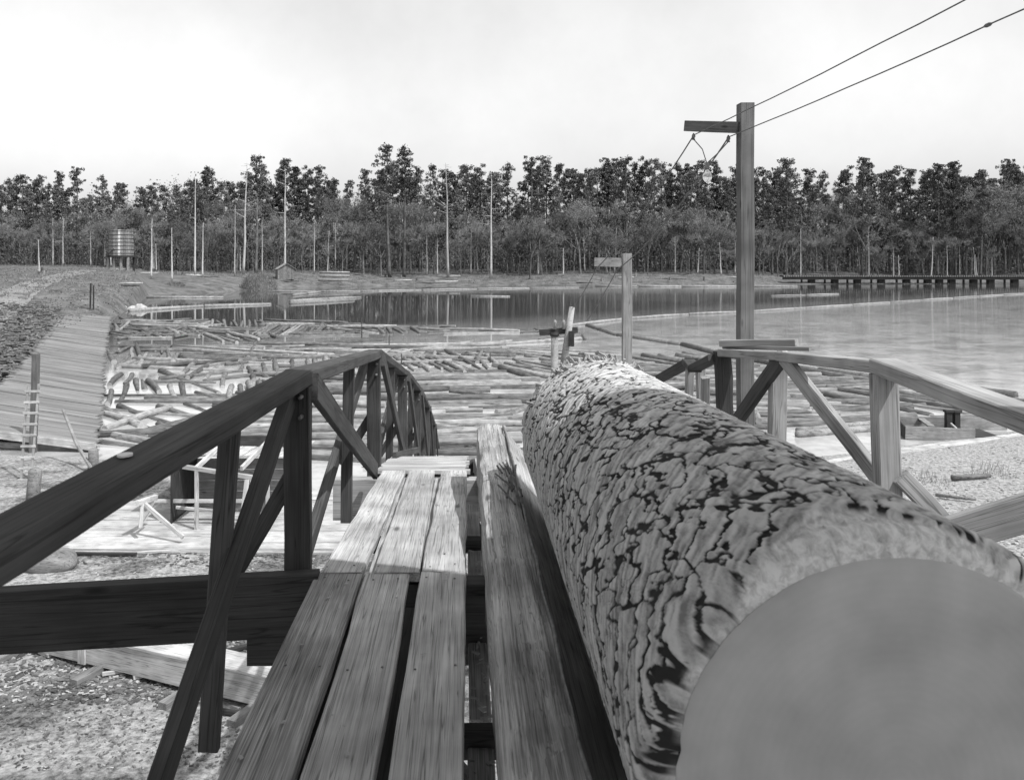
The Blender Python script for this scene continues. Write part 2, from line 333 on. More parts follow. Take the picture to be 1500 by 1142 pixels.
# ------------------------------------------------------------------ the sawmill behind the camera, whose eave shades the foreground
mill = thing('sawmill_building', 'open timber sawmill shed whose roof shades the head of the log slide', 'building', (0, -4, -7))
def eave(x): return 3.71-.37*x
ex0, ex1 = -5.0, 7.2
vv = [(ex0, eave(ex0), 3.3), (ex1, eave(ex1), 3.3), (ex1, -3.8, 4.1), (ex0, -3.8, 4.5), (ex0, eave(ex0), 3.42), (ex1, eave(ex1), 3.42), (ex1, -3.8, 4.22), (ex0, -3.8, 4.62)]
bx = [(0, 3, 2, 1), (4, 5, 6, 7), (0, 1, 5, 4), (1, 2, 6, 5), (2, 3, 7, 6), (3, 0, 4, 7)]
obj('roof', mesh('roof', [tuple(Vector(p)-mill.location) for p in vv], bx, M_dark), mill)
for x in (-4.6, -1.9, 3.9, 6.8):
    board('post', (x, -1.8, -7), (x, -1.8, 3.95), .25, .25, M_dark, mill, up=(0, 1, 0))
board('floor', (0, -2.6, -1.86), (0, .3, -1.86), 5.6, .08, M_deckold, mill)

# ------------------------------------------------------------------ log slide: boardwalk, trough, railings
def curve(pts, y): return float(np.interp(y, [p[0] for p in pts], [p[1] for p in pts]))
DK = [(-1, -1.69), (4.9, -1.69), (8.65, -2.02), (11, -2.40), (14.6, -3.2), (19.8, -4.38), (26, -6.12), (31, -7.4)]
def dk(y): return curve(DK, y)
walk = thing('boardwalk', 'three plank wide boardwalk running down beside the big log', 'boardwalk', (-.4, 3, -1.8))
T = .05
def plank(x0a, x1a, ya, x0b, x1b, yb, m, dz=0.0, rag=.012, n=14):   # plank that may widen: centre line and mean width
    za, zb = dk(ya)-T/2+dz, dk(yb)-T/2+dz
    return board('plank', ((x0a+x1a)/2, ya, za), ((x0b+x1b)/2, yb, zb), ((x1a-x0a)+(x1b-x0b))/2, T, m, walk, n=n, jit=.004, bev=.007, rag=rag)
plank(-.805, -.555, -.6, -.815, -.558, 4.86, M_deckold)
plank(-.525, -.290, -.6, -.542, -.290, 4.84, M_deck)
plank(-.250, -.005, -.6, -.246, .008, 4.87, M_deck)
plank(-.785, -.552, 4.84, -.795, -.572, 8.60, M_deck, .006)
plank(-.485, -.258, 4.83, -.548, -.272, 8.62, M_deck, .008)
plank(-.232, .008, 4.85, -.226, .024, 8.63, M_deck, .004)
board('gap_batten', (-.515, 4.95, dk(4.95)-.075), (-.56, 8.5, dk(8.5)-.075), .07, .04, M_deck, walk)
board('gap_batten', (-.244, 5.3, dk(5.3)-.075), (-.25, 8.5, dk(8.5)-.075), .06, .04, M_deck, walk)
y = 8.72
while y < 30.6:                        # cross boards down the steep end
    wd = random.uniform(.14, .24); yc = y+wd/2
    s = (dk(y+wd)-dk(y)); a = math.atan2(s, wd)
    e0, e1 = -.87+random.uniform(-.04, .03), .03+random.uniform(-.03, .03)
    board('cross_plank', (e0, yc, dk(yc)-.02), (e1, yc, dk(yc)-.02+random.uniform(-.01, .01)), wd-.012, .045, M_deck, walk, up=(0, -math.sin(a), math.cos(a)), n=2)
    y += wd+.004
for x in (-.70, -.12):
    pts = [-.6, 4.9, 8.65, 11, 14.6, 19.8, 26, 30.5]
    for a, b in zip(pts[:-1], pts[1:]): board('stringer', (x, a, dk(a)-.15), (x, b, dk(b)-.15), .1, .18, M_dark, walk, n=2)
for (yy, ln) in ((2.2, 1), (3.7, 1), (6.8, 1)):
    board('joist', (-.84, yy, dk(yy)-.30), (.9, yy, dk(yy)-.30), .12, .1, M_dark, walk)
for gx_ in (-.54, -.27): board('gap_shade_board', (gx_, -.5, -1.80), (gx_, 4.6, -1.80), .16, .03, M_dark, walk)  # dark boards added below the plank gaps to stand for the shade there
# low boards and rubbish seen in the slot between walk and trough
board('slot_board', (.075, 3.9, -2.02), (.075, 8.4, -2.3), .10, .03, M_deck, walk, jit=.003)
board('slot_board', (.065, 1.0, -1.98), (.065, 3.72, -2.0), .11, .03, M_deckold, walk)
# bents: cap beams with outriggers, and legs to the ground
BENT = [4.80, 8.72, 13.1, 17.5, 22.0, 26.4]
bents = []
for i, yb in enumerate(BENT):
    t = thing('trestle_bent', ['nearest dark timber bent with long outrigger beam at the top of the slide', 'second timber bent under the joint of the light deck boards', 'third timber bent holding the slide above the bank',
              'fourth timber bent of the slide at the water edge', 'fifth short timber bent standing in the log pond', 'last lowest timber bent under the foot of the slide'][i], 'trestle', (0, yb, gz(0, yb)), group='bents under the log slide')
    zc = dk(yb)-.28
    if i == 0:
        board('cap_beam', (-1.18, yb+.10, zc-.0), (3.0, yb+.10, zc), .16, .44, M_dark, t, n=6)
        board('outrigger', (-2.75, yb-.12, -1.90), (-.78, yb+0.0, -1.83), .10, .33, M_dark, t, n=4)
        board('outrigger', (2.35, yb+.22, -1.66), (3.3, yb-.1, -1.22), .07, .19, M_railr, t, n=3)
    else:
        board('cap_beam', (-1.28 if i == 1 else -1.1, yb, zc), (2.75, yb, zc), .14, .40, M_railr if i == 1 else M_dark, t, n=4)
    for x in (-.45, 1.9):
        g = gz(x, yb)-.5
        if zc-.2 > g+.2: board('leg', (x, yb, g), (x, yb, zc-.2), .24, .24, M_dark, t, up=(0, 1, 0))
    if zc-1 > -6.4: board('cross_brace', (-.4, yb-.14, zc-.3), (1.85, yb-.14, max(-6.9, zc-3)), .16, .05, M_dark, t, up=(0, 1, 0))
nl = Buf()
for (xa_, xb_) in ((-.80, -.56), (-.53, -.30), (-.24, 0)):
    for yn_ in (2.2, 3.7, 4.75, 4.97, 6.8, 8.5):
        for u_ in (.18, .8):
            c_ = Vector((xa_+(xb_-xa_)*u_+random.uniform(-.01, .01), yn_+random.uniform(-.03, .03), dk(yn_)+.003)); nl.add(*tube_geo([c_, c_+Vector((0, 0, .003))], [.006, .005], 7))
o = obj('nail_heads', mesh('nail_heads', [tuple(Vector(p)-walk.location) for p in nl.v], nl.f, M_metal), walk); o['kind'] = 'stuff'
# trough
tr = thing('log_trough', 'grooved timber trough side beams cradling the big log', 'log trough', (.24, 5, -1.6))
def prof_beam(name, y0, y1, prof, z0, z1, m, n=60, jit=.004, parent=tr, zz=None):
    v = []; f = []; k = len(prof)
    for i in range(n+1):
        a = i/n; yy = y0+(y1-y0)*a; zb = z0+(z1-z0)*a
        for j, (px_, pz_) in enumerate(prof):
            jx = (float(fbm(np.array(yy*3.1), np.array(j*3.3), 31))-.5)*jit*6; jz = (float(fbm(np.array(yy*4.3), np.array(j*5.7), 17))-.5)*jit*5
            v.append(Vector((px_+jx, yy, zb+pz_+jz))-parent.location)
    for i in range(n):
        for j in range(k):
            a = i*k+j; b = i*k+(j+1) % k; f.append((a, a+k, b+k, b))
    f.append(tuple(range(k))); f.append(tuple(n*k+j for j in range(k-1, -1, -1)))
    vL = [(p.y, p.x, -p.z) for p in v]     # length along local X for the grain
    me = mesh(name, vL, f, m); o = bpy.data.objects.new(name, me); COL.objects.link(o); o.parent = parent
    o.matrix_basis = Matrix(((0, 1, 0, 0), (1, 0, 0, 0), (0, 0, -1, 0), (0, 0, 0, 1)))
    return o
bp_ = [(.115, -.36), (.112, -.06), (.122, -.015), (.15, .0), (.20, .012), (.25, .004), (.30, .006), (.345, -.012), (.352, -.05), (.352, -.36)]
prof_beam('side_beam', -.5, 8.02, bp_, -1.45, -1.46, M_beam, 130, .006)
ip = [(.362, -.10), (.362, -.055), (.43, -.14), (.52, -.24), (.64, -.32), (.64, -.38), (.5, -.33), (.42, -.24)]
prof_beam('inner_board', -.5, 8.0, ip, -1.43, -1.44, M_beam, 40, .004)
board('iron_strap', (.350, -.5, -1.447), (.350, 7.9, -1.457), .012, .035, M_metal, tr, n=40, jit=.004)
rp = [(1.42, -.36), (1.42, -.05), (1.45, 0), (1.66, 0), (1.69, -.03), (1.69, -.36)]
prof_beam('side_beam', -.5, 8.0, rp, -1.47, -1.48, M_beam, 40, .005)
prof_beam('inner_board', -.5, 8.0, [(1.16, -.38), (1.16, -.32), (1.28, -.24), (1.41, -.06), (1.41, -.12), (1.30, -.32)], -1.44, -1.45, M_beam, 30, .004)
board('bottom_board', (.9, -.5, -1.82), (.9, 8.0, -1.83), .5, .05, M_deckold, tr)
for x in (.24, 1.55, .9):
    pts = [8.1, 11, 14.6, 19.8, 26, 31]
    for a, b in zip(pts[:-1], pts[1:]): board('lower_beam', (x, a, dk(a)-.12), (x, b, dk(b)-.12), .22 if x != .9 else .5, .2 if x != .9 else .05, M_deck, tr, n=3)
# splinters torn out of the beam top
sp = Buf()
for i in range(26):
    yy = random.uniform(5.2, 6.3); xx = random.uniform(.26, .37)
    a = random.uniform(-.5, .2); l = random.uniform(.05, .15)
    bboard(sp, (xx, yy, -1.445), (xx+l*math.sin(a), yy+l*math.cos(a), -1.43+random.uniform(0, .02)), .012, .008)
o = obj('splinters', sp.mesh('splinters', M_barkchip), tr, Matrix.Identity(4)); o['kind'] = 'stuff'

# ---- railings
RL = [(1.2, -.60), (4.93, -.60), (9.3, -.915), (14.6, -1.83), (19.8, -2.92), (26, -4.56), (31.5, -6.6)]
def rl(y): return curve(RL, y)
lr = thing('railing', 'dark arched timber railing on the left of the boardwalk', 'railing', (-.95, 6, -2.2), group='railings of the log slide')
def lrx(y): return float(np.interp(y, [1.2, 2, 5, 9.4, 32], [-1.04, -1.02, -.885, -.90, -.90]))
kn = [1.2, 4.93, 9.3, 14.0, 18.2, 22.4, 26.8, 31.0]
for a, b in zip(kn[:-1], kn[1:]):
    board('top_rail', (lrx(a)-.03, a, rl(a)-.035), (lrx(b)-.03, b+.005, rl(b)-.035), .155, .085, M_rail, lr, n=5, jit=.004, bev=.009)
main = [4.9, 9.15, 13.4, 17.7, 22.2, 26.7]
mids = [4.0, 7.15, 11.3, 15.6, 20.0, 24.5]
for i, yy in enumerate(main):
    x = lrx(yy); zt = rl(yy)-.08
    board('post', (x-.03, yy, dk(yy)-.25), (x-.03, yy, zt), .14, .09, M_rail, lr, up=(0, 1, 0), n=3)
    # brace away from the camera, and brace back toward it that ends below the deck
    yb = yy+(3.6 if i < 4 else 3.2)
    board('brace', (x+.055, yy+.03, zt-.01), (x+.04, yb, dk(yb)+.01), .15, .045, M_rail, lr, up=(1, 0, .0), n=3)
    ya = yy-1.9 if i == 0 else yy-3.5
    zb = -2.05 if i == 0 else dk(ya)-.22
    xb = -1.13 if i == 0 else lrx(ya)-.16
    board('brace', (xb, ya, zb), (x-(.06 if i == 0 else .115), yy-.02, zt-.02), .12, .06, M_rail, lr, up=(1, 0, 0), n=3)
    if i < 4:
        for dz_ in (.05, .16): tube('bolt', [(x+.0, yy-.10, zt-dz_), (x+.0, yy-.045, zt-dz_)], [.011, .013], M_metal, lr, 8)
    # knee brace out to the outrigger
    if i < 4: board('knee_brace', (x-.08, yy+.04, dk(yy)+.50), (x-.38, yy+.04, dk(yy)+.02 if i else -1.72), .09, .05, M_rail, lr, up=(0, 1, 0), n=2)
for i, yy in enumerate(mids):
    x = lrx(yy)
    board('middle_post', (-1.15 if i == 0 else x-.06, yy, dk(yy)-(.50 if i == 0 else .2)), (-1.055 if i == 0 else x-.03, yy, rl(yy)-.08), .09, .055, M_rail, lr, up=(0, 1, 0), n=3)
board('kick_board', (-.84, 10.6, dk(10.6)+.03), (-.66, 12.5, dk(12.5)+.10), .05, .08, M_rail, lr)

rr = thing('railing', 'grey arched timber railing on the right beyond the big log', 'railing', (2.4, 6, -2.2), group='railings of the log slide')
XR = 2.40
KR = [(2.6, 2.28, -.70), (5.03, 2.38, -.585), (6.75, 2.42, -.70), (8.0, 2.36, -.80), (8.65, 2.27, -1.02), (9.4, 2.38, -1.05), (11.6, 2.42, -1.62), (14.6, 2.4, -2.2), (19.8, 2.4, -3.2), (26, 2.4, -4.8)]
board('top_rail', (2.30, 2.6, -.70), (2.39, 5.06, -.585), .16, .085, M_railr, rr, n=4, bev=.009)
board('top_rail', (2.39, 5.04, -.590), (2.42, 6.70, -.705), .15, .07, M_railr, rr, n=3)
board('top_rail', (2.42, 6.66, -.700), (2.34, 8.05, -.815), .13, .065, M_railr, rr, n=3)
board('top_rail', (2.28, 8.06, -.86), (2.24, 8.62, -1.02), .13, .06, M_dark, rr, n=2)
board('top_rail', (2.24, 8.60, -1.03), (2.36, 9.35, -1.04), .13, .06, M_dark, rr, n=2)
board('top_rail', (2.38, 9.3, -1.03), (2.40, 11.7, -1.62), .14, .065, M_dark, rr, n=3)
board('top_rail', (2.40, 11.7, -1.63), (2.40, 19.8, -3.2), .14, .065, M_rail, rr, n=3)
board('cap_board', (2.38, 8.02, -.755), (2.86, 7.25, -.70), .14, .035, M_railr, rr, n=2)
board('cap_board', (2.30, 7.95, -.72), (2.78, 7.42, -.665), .06, .06, M_railr, rr, n=2)
board('post', (2.44, 5.05, -2.1), (2.40, 5.08, -.635), .125, .11, M_railr, rr, up=(0, 1, 0), n=4, jit=.005)
board('post', (2.44, 6.95, -2.1), (2.46, 6.95, -.74), .12, .10, M_railr, rr, up=(0, 1, 0), n=3)
board('post', (2.40, 8.06, -2.2), (2.34, 8.06, -.80), .135, .11, M_dark, rr, up=(0, 1, 0), n=6, jit=.008)
board('post', (2.31, 9.35, -2.4), (2.385, 9.35, -1.06), .075, .09, M_railr, rr, up=(0, 1, 0), n=3)
board('post', (2.50, 9.15, -2.4), (2.43, 9.15, -1.08), .085, .09, M_railr, rr, up=(0, 1, 0), n=3)
board('brace', (2.36, 8.7, -1.12), (2.50, 9.2, -2.2), .08, .05, M_railr, rr, up=(0, 1, 0), n=3)
board('brace', (2.38, 6.62, -.70), (2.60, 4.86, -1.60), .115, .05, M_railr, rr, up=(1, 0, 0), n=4)
board('brace', (2.40, 6.72, -.72), (2.30, 8.2, -1.78), .13, .05, M_rail, rr, up=(1, 0, 0), n=4)
board('brace', (2.34, 8.05, -1.35), (2.62, 8.0, -1.92), .08, .05, M_railr, rr, up=(0, 1, 0), n=2)
board('knee_brace', (2.46, 5.0, -1.20), (2.74, 4.98, -1.50), .10, .05, M_railr, rr, up=(0, 1, 0), n=2)
board('knee_brace', (2.40, 8.05, -1.62), (2.86, 8.2, -2.1), .09, .05, M_railr, rr, up=(0, 1, 0), n=2)
for yy, zt in ((13.4, -1.98), (17.7, -2.8)):
    board('post', (2.4, yy, dk(yy)-.2), (2.4, yy, zt), .12, .1, M_rail, rr, up=(0, 1, 0), n=2)
# pale emulsion flaw, added as a small flake on the left rail, iron nails in the beams
ch = thing('emulsion_flaw', 'pale teardrop shaped emulsion flaw, added as a flake on the dark left rail', 'chip', (0, 0, 0))
cv = [Vector(((.022+.006*math.sin(t))*math.cos(t), (.034 if math.sin(t) > 0 else .024)*math.sin(t), 0)) for t in [k*math.pi/8 for k in range(16)]]
base = Vector((-1.035, 2.70, rl(2.7)+.012))
ch.location = base
cf = [tuple(range(16)), tuple(range(31, 15, -1))]+[((k+1) % 16, k, k+16, (k+1) % 16+16) for k in range(16)]
obj('chip', mesh('chip', [tuple(p+Vector((0, 0, .006))) for p in cv]+[tuple(p) for p in cv], cf, M_cer), ch)  # flat pale piece standing for the emulsion flaw

# ------------------------------------------------------------------ the big log
LY0, LY1 = 1.88, 6.0
def log_axis(y): a = (y-LY0)/(LY1-LY0); return .915-.025*a, -1.095-.055*a
def voro(u, v, nv, seed):
    ui = np.floor(u).astype(int); vi = np.floor(v).astype(int)
    def h(a, b, s):
        n = (a*73856093 ^ ((b % nv)*19349663) ^ (s*83492791)) & 0x7fffffff
        n = ((n ^ (n >> 13))*1274126177) & 0x7fffffff
        return ((n ^ (n >> 15)) & 0xffff)/65535.0
    f1 = np.full(u.shape, 9.0); f2 = np.full(u.shape, 9.0); cid = np.zeros(u.shape)
    for a in (-1, 0, 1, 2, -2):
        for b in (-1, 0, 1, 2, -2):
            cu, cv = ui+a, vi+b
            du = cu+.1+.8*h(cu, cv, seed)-u; dv = cv+.1+.8*h(cu, cv, seed+1)-v
            d = np.maximum(abs(du), abs(dv))*.55+(abs(du)+abs(dv))*.42; better = d < f1
            f2 = np.where(better, f1, np.minimum(f2, d)); cid = np.where(better, h(cu, cv, seed+2), cid); f1 = np.where(better, d, f1)
    return f2-f1, cid
NA, NL = 620, 820
th = np.linspace(0, 2*math.pi, NA, endpoint=False); ly = np.linspace(0, 1, NL)
TH, LY = np.meshgrid(th, ly); yy = LY0+(LY1-LY0)*LY
arc = TH/(2*math.pi)                                # 0..1 around
def pv(a, b, seed, o=4, per=1): # noise periodic round the log
    cx, cy = np.cos(a*2*math.pi)*per, np.sin(a*2*math.pi)*per
    return (fbm(cx*1.0+b, cy+7.3+b*.37, seed, o)+fbm(cx-b*.71+31, cy*1.0+b+13, seed+50, o))*.5
w1 = pv(arc, yy*2.2, 3, 4, 3.0)-.5; w2 = pv(arc, yy*2.2, 9, 4, 3.0)-.5
w3 = pv(arc, yy*9, 23, 3, 12.0)-.5; w4 = pv(arc, yy*9, 29, 3, 12.0)-.5
w5 = pv(arc, yy*26, 33, 3, 34.0)-.5
nA = 22
U = yy*4.0+w1*2.6+w3*1.6; Vv = arc*nA+yy*3.4+w2*3.4+w4*1.9
e1, c1 = voro(U, Vv, nA, 1)
nB = 112
U2 = yy*6.5+c1*5+w4*1.5; V2 = arc*nB+yy*25+w2*7+w3*2.4+w5*.9
e2, c2 = voro(U2, V2, nB, 5)
gdiag = fbm(arc*190+yy*42+w3*3, yy*9-arc*14+w4*2, 91, 4)
sm = lambda x, a, b: (lambda t: t*t*(3-2*t))(np.clip((x-a)/(b-a), 0, 1))
patch = sm(pv(arc, yy*1.1, 41, 3, 2.0), .38, .60)
big = 1-sm(e1+w5*.26, .05, .13+.13*patch); small = (1-sm(e2+w5*.36, .02, .16))*(.35+.65*patch)
grain = pv(arc+yy*.35/(2*math.pi), yy*3, 61, 5, 22.0)
furrow = np.clip(np.maximum(big*(.5+.8*sm(w3, -.14, .08)), small*.75*sm(w4+w1*.5, -.08, .06)), 0, 1)
plate = (c1-.5)*.5+(c2-.5)*.5
taper = .545-.035*LY
end0 = np.clip((yy-LY0)/.075, 0, 1); end1 = np.clip((LY1-yy)/.10, 0, 1)
lip = .074*(1-np.sqrt(np.clip(1-(1-end0)**2, 0, 1)))+.05*(1-np.sqrt(np.clip(1-(1-end1)**2, 0, 1)))
tornn = pv(arc, yy*5, 71, 4, 5.0)
torn = sm(.15*np.exp(-((TH-1.68)/.36)**2)*(.5+tornn)+.05*tornn-.016-(yy-LY0), 0, .012)*(1-.6*sm(w5, .05, .2))
RR = taper-lip-.009*furrow*(1-torn*.8)+.0030*plate*(1-torn)+.005*(gdiag-.5)+.002*(grain-.5)+.02*(pv(arc, yy*.8, 77, 3, 1.2)-.5)-.018*torn*end0
rag = sm(yy, LY1-.35, LY1)*(pv(arc, yy*7, 81, 4, 7.0)-.45)*.10*(yy < LY1-.02)
RR = RR+rag
ax = .915-.025*LY; azz = -1.095-.055*LY
V = np.stack([ax+RR*np.cos(TH), yy, azz+RR*np.sin(TH)], -1)
blog = thing('big_log', 'huge rough barked pine log lying in the trough, its sawn end toward the viewer', 'log', (.9, 3.9, -1.64))
Vl = (V-np.array(blog.location)).reshape(-1, 3)
idx = np.arange(NL*NA).reshape(NL, NA); nx = np.roll(idx, -1, 1)
Q = np.stack([idx[:-1], idx[1:], nx[1:], nx[:-1]], -1).reshape(-1, 4)
def bark_material():
    m = bpy.data.materials.new('pine_bark'); m.use_nodes = True; nt = m.node_tree; Lk = nt.links.new
    b = nt.nodes['Principled BSDF']; b.inputs['Roughness'].default_value = .9; b.inputs['Specular IOR Level'].default_value = .15
    at_ = node(nt, 'ShaderNodeAttribute', attribute_name='furrow'); tt = node(nt, 'ShaderNodeAttribute', attribute_name='torn'); pp = node(nt, 'ShaderNodeAttribute', attribute_name='plate')
    tc = node(nt, 'ShaderNodeTexCoord')
    ga = node(nt, 'ShaderNodeAttribute', attribute_name='grain')
    mp = node(nt, 'ShaderNodeMapping'); mp.inputs['Scale'].default_value = (30, 9, 30); mp.inputs['Rotation'].default_value = (0, 0, .7); Lk(tc.outputs['Object'], mp.inputs[0])
    n1 = node(nt, 'ShaderNodeTexNoise'); n1.inputs['Scale'].default_value = 1.6; n1.inputs['Detail'].default_value = 8; n1.inputs['Roughness'].default_value = .7; n1.inputs['Distortion'].default_value = .5; Lk(mp.outputs[0], n1.inputs['Vector'])
    cr = node(nt, 'ShaderNodeValToRGB'); e = cr.color_ramp.elements; e[0].position = .34; e[0].color = (.19,)*3+(1,); e[1].position = .60; e[1].color = (.54,)*3+(1,); gm = node(nt, 'ShaderNodeMath', operation='MULTIPLY_ADD'); gm.inputs[1].default_value = .62; Lk(ga.outputs['Fac'], gm.inputs[0]); g2 = node(nt, 'ShaderNodeMath', operation='MULTIPLY'); g2.inputs[1].default_value = .42; Lk(n1.outputs[0], g2.inputs[0]); Lk(g2.outputs[0], gm.inputs[2]); Lk(gm.outputs[0], cr.inputs[0])
    pm = node(nt, 'ShaderNodeMapRange'); pm.inputs[1].default_value = -.5; pm.inputs[2].default_value = .5; pm.inputs[3].default_value = .8; pm.inputs[4].default_value = 1.15; Lk(pp.outputs['Fac'], pm.inputs[0])
    sc = node(nt, 'ShaderNodeVectorMath', operation='SCALE'); Lk(cr.outputs[0], sc.inputs[0]); Lk(pm.outputs[0], sc.inputs['Scale'])
    f2 = node(nt, 'ShaderNodeValToRGB'); f2.color_ramp.elements[0].position = .12; f2.color_ramp.elements[1].position = .50; Lk(at_.outputs['Fac'], f2.inputs[0])
    mx = node(nt, 'ShaderNodeMix', data_type='RGBA'); Lk(f2.outputs[0], mx.inputs[0]); Lk(sc.outputs[0], mx.inputs[6]); mx.inputs[7].default_value = (.028, .028, .028, 1)
    c3 = node(nt, 'ShaderNodeValToRGB'); e = c3.color_ramp.elements; e[0].position = .3; e[0].color = (.30,)*3+(1,); e[1].position = .6; e[1].color = (.72,)*3+(1,); Lk(n1.outputs[0], c3.inputs[0])
    m2 = node(nt, 'ShaderNodeMix', data_type='RGBA'); Lk(tt.outputs['Fac'], m2.inputs[0]); Lk(mx.outputs[2], m2.inputs[6]); Lk(c3.outputs[0], m2.inputs[7])
    Lk(m2.outputs[2], b.inputs['Base Color'])
    bp = node(nt, 'ShaderNodeBump'); bp.inputs['Strength'].default_value = .45; bp.inputs['Distance'].default_value = .004; Lk(n1.outputs[0], bp.inputs['Height']); Lk(bp.outputs[0], b.inputs['Normal'])
    return m
me = bpy.data.meshes.new('bark'); np_mesh(me, Vl, Q, bark_material())
for nm, arr in (('furrow', furrow), ('torn', torn), ('plate', plate), ('grain', gdiag)):
    A = me.attributes.new(nm, 'FLOAT', 'POINT'); A.data.foreach_set('value', arr.astype(np.float32).ravel())
obj('bark', me, blog)
def face_material():
    m = bpy.data.materials.new('sawn_log_face'); m.use_nodes = True; nt = m.node_tree; Lk = nt.links.new
    b = nt.nodes['Principled BSDF']; b.inputs['Roughness'].default_value = .75; b.inputs['Specular IOR Level'].default_value = .2
    tc = node(nt, 'ShaderNodeTexCoord')
    wv = node(nt, 'ShaderNodeTexWave', wave_type='RINGS', rings_direction='Y'); wv.inputs['Scale'].default_value = 17; wv.inputs['Distortion'].default_value = 2.2; wv.inputs['Detail'].default_value = 3; wv.inputs['Detail Scale'].default_value = 1.2; Lk(tc.outputs['Object'], wv.inputs[0])
    n = node(nt, 'ShaderNodeTexNoise'); n.inputs['Scale'].default_value = 5; n.inputs['Detail'].default_value = 6; Lk(tc.outputs['Object'], n.inputs['Vector'])
    cr = node(nt, 'ShaderNodeValToRGB'); e = cr.color_ramp.elements; e[0].position = .3; e[0].color = (.34,)*3+(1,); e[1].position = .72; e[1].color = (.50,)*3+(1,); Lk(n.outputs[0], cr.inputs[0])
    mr = node(nt, 'ShaderNodeMapRange'); mr.inputs[3].default_value = .99; mr.inputs[4].default_value = 1.008; Lk(wv.outputs[0], mr.inputs[0])
    sc = node(nt, 'ShaderNodeVectorMath', operation='SCALE'); Lk(cr.outputs[0], sc.inputs[0]); Lk(mr.outputs[0], sc.inputs['Scale']); Lk(sc.outputs[0], b.inputs['Base Color'])
    bp = node(nt, 'ShaderNodeBump'); bp.inputs['Strength'].default_value = .25; bp.inputs['Distance'].default_value = .004; Lk(n.outputs[0], bp.inputs['Height']); Lk(bp.outputs[0], b.inputs['Normal'])
    return m
M_face = face_material()
for row, yv, dy in ((0, LY0, -1), (NL-1, LY1, 1)):
    ring = V[row]; cxx, czz = ring[:, 0].mean(), ring[:, 2].mean()
    st = ring[::4]; k = len(st); vs = []; fs = []
    for r in (1.004, .985, .8, .5, .2):
        for p in st: vs.append((p[0]*r-cxx*r, dy*(0.0 if r > 1 else .012)+dy*.002*math.sin(r*9+p[0]*9), (p[2]-czz)*r))
    vs.append((0, dy*.012, 0))
    for j in range(4):
        for q in range(k):
            a, b2 = j*k+q, j*k+(q+1) % k; fs.append((a, b2, b2+k, a+k) if dy < 0 else (a, a+k, b2+k, b2))
    for q in range(k): a, b2 = 4*k+q, 4*k+(q+1) % k; fs.append((a, b2, 5*k) if dy < 0 else (b2, a, 5*k))
    obj('cut_face', mesh('cut_face', vs, fs, M_face, True), blog, Matrix.Translation((cxx, yv, czz)))
# shredded bark standing up at the far end
sh = Buf()
for i in range(90):
    a = random.gauss(1.62, .38); yy_ = random.uniform(5.72, 6.04); cx, cz = log_axis(yy_); r = .49
    p = Vector((cx+r*math.cos(a), yy_, cz+r*math.sin(a))); l = random.uniform(.02, .075)
    d = Vector((math.cos(a)+random.uniform(-.8, .8), random.uniform(-.8, .8), math.sin(a)*random.uniform(.2, 1))).normalized()
    bboard(sh, p, p+d*l, random.uniform(.01, .04), .008, up=(random.random(), random.random(), .5))
o = obj('bark_shreds', sh.mesh('bark_shreds', M_pale), blog, Matrix.Identity(4)); o['kind'] = 'stuff'

# litter on the deck
for i in range(22):
    yy_ = random.choice([random.uniform(3, 4.8), random.uniform(3, 8.4)]); xx_ = random.choice([-.68, -.41, -.12])+random.uniform(-.09, .09)
    l = random.uniform(.006, .022)
    v = [(l*math.cos(t)*random.uniform(.7, 1.2), .5*l*math.sin(t)*random.uniform(.7, 1.2), random.uniform(0, .003)) for t in [k*math.pi/3 for k in range(6)]]
    me = mesh('wood_chip', v+[(a, b, c+.0015) for a, b, c in v], [(5, 4, 3, 2, 1, 0), (6, 7, 8, 9, 10, 11)]+[(k, (k+1) % 6, (k+1) % 6+6, k+6) for k in range(6)], M_chip)
    o = obj('wood_chip', me, None, Matrix.Translation((xx_, yy_, dk(yy_)+.009)) @ Matrix.Rotation(random.uniform(0, 3), 4, 'Z'))
    tag(o, 'small pale chip of wood lying on the planks of the boardwalk', 'wood chip', 'wood chips scattered on the boardwalk')
sl_ = Buf()
for i in range(70):
    yy_ = random.uniform(2.7, 7); p = Vector((random.uniform(.04, .11), yy_, -2.0-.28*max(0, yy_-3.9)/4.5+.02)); a = random.uniform(0, 3); l = random.uniform(.01, .04)
    bboard(sl_, p, p+Vector((math.cos(a)*l, math.sin(a)*l, .004)), l*.5, .005)
tag(obj('bark_litter', sl_.mesh('bark_litter', M_chip)), 'loose bark litter lying on the boards in the slot beside the trough', 'litter', kind='stuff')

# ------------------------------------------------------------------ lamp poles, bulb, wires
def glass():
    m = bpy.data.materials.new('bulb_glass'); m.use_nodes = True; b = m.node_tree.nodes['Principled BSDF']
    b.inputs['Base Color'].default_value = (.9, .9, .9, 1); b.inputs['Roughness'].default_value = .03; b.inputs['Transmission Weight'].default_value = .75; b.inputs['IOR'].default_value = 1.2
    return m
M_glass = glass()
PA = 12.4
pa = at(1092, 152, PA)
g0 = gz(pa.x, PA)
p1 = thing('lamp_pole', 'tall square timber pole with short arm and hanging bulb beside the slide', 'lamp pole', (pa.x, PA, g0), group='timber wire poles along the slide')
board('pole', (pa.x, PA, g0-.3), (pa.x, PA, pa.z), .195, .20, M_pole, p1, up=(0, 1, 0), n=10, jit=.006, bev=.008)
a0 = at(1081, 187, PA-.04); a1 = at(1004, 184.5, PA+.9)
board('crossarm', a1, a0, .05, .16, M_pole, p1, n=2)
i1 = at(1016, 198, PA+.72); i2 = at(1067, 201, PA+.12)
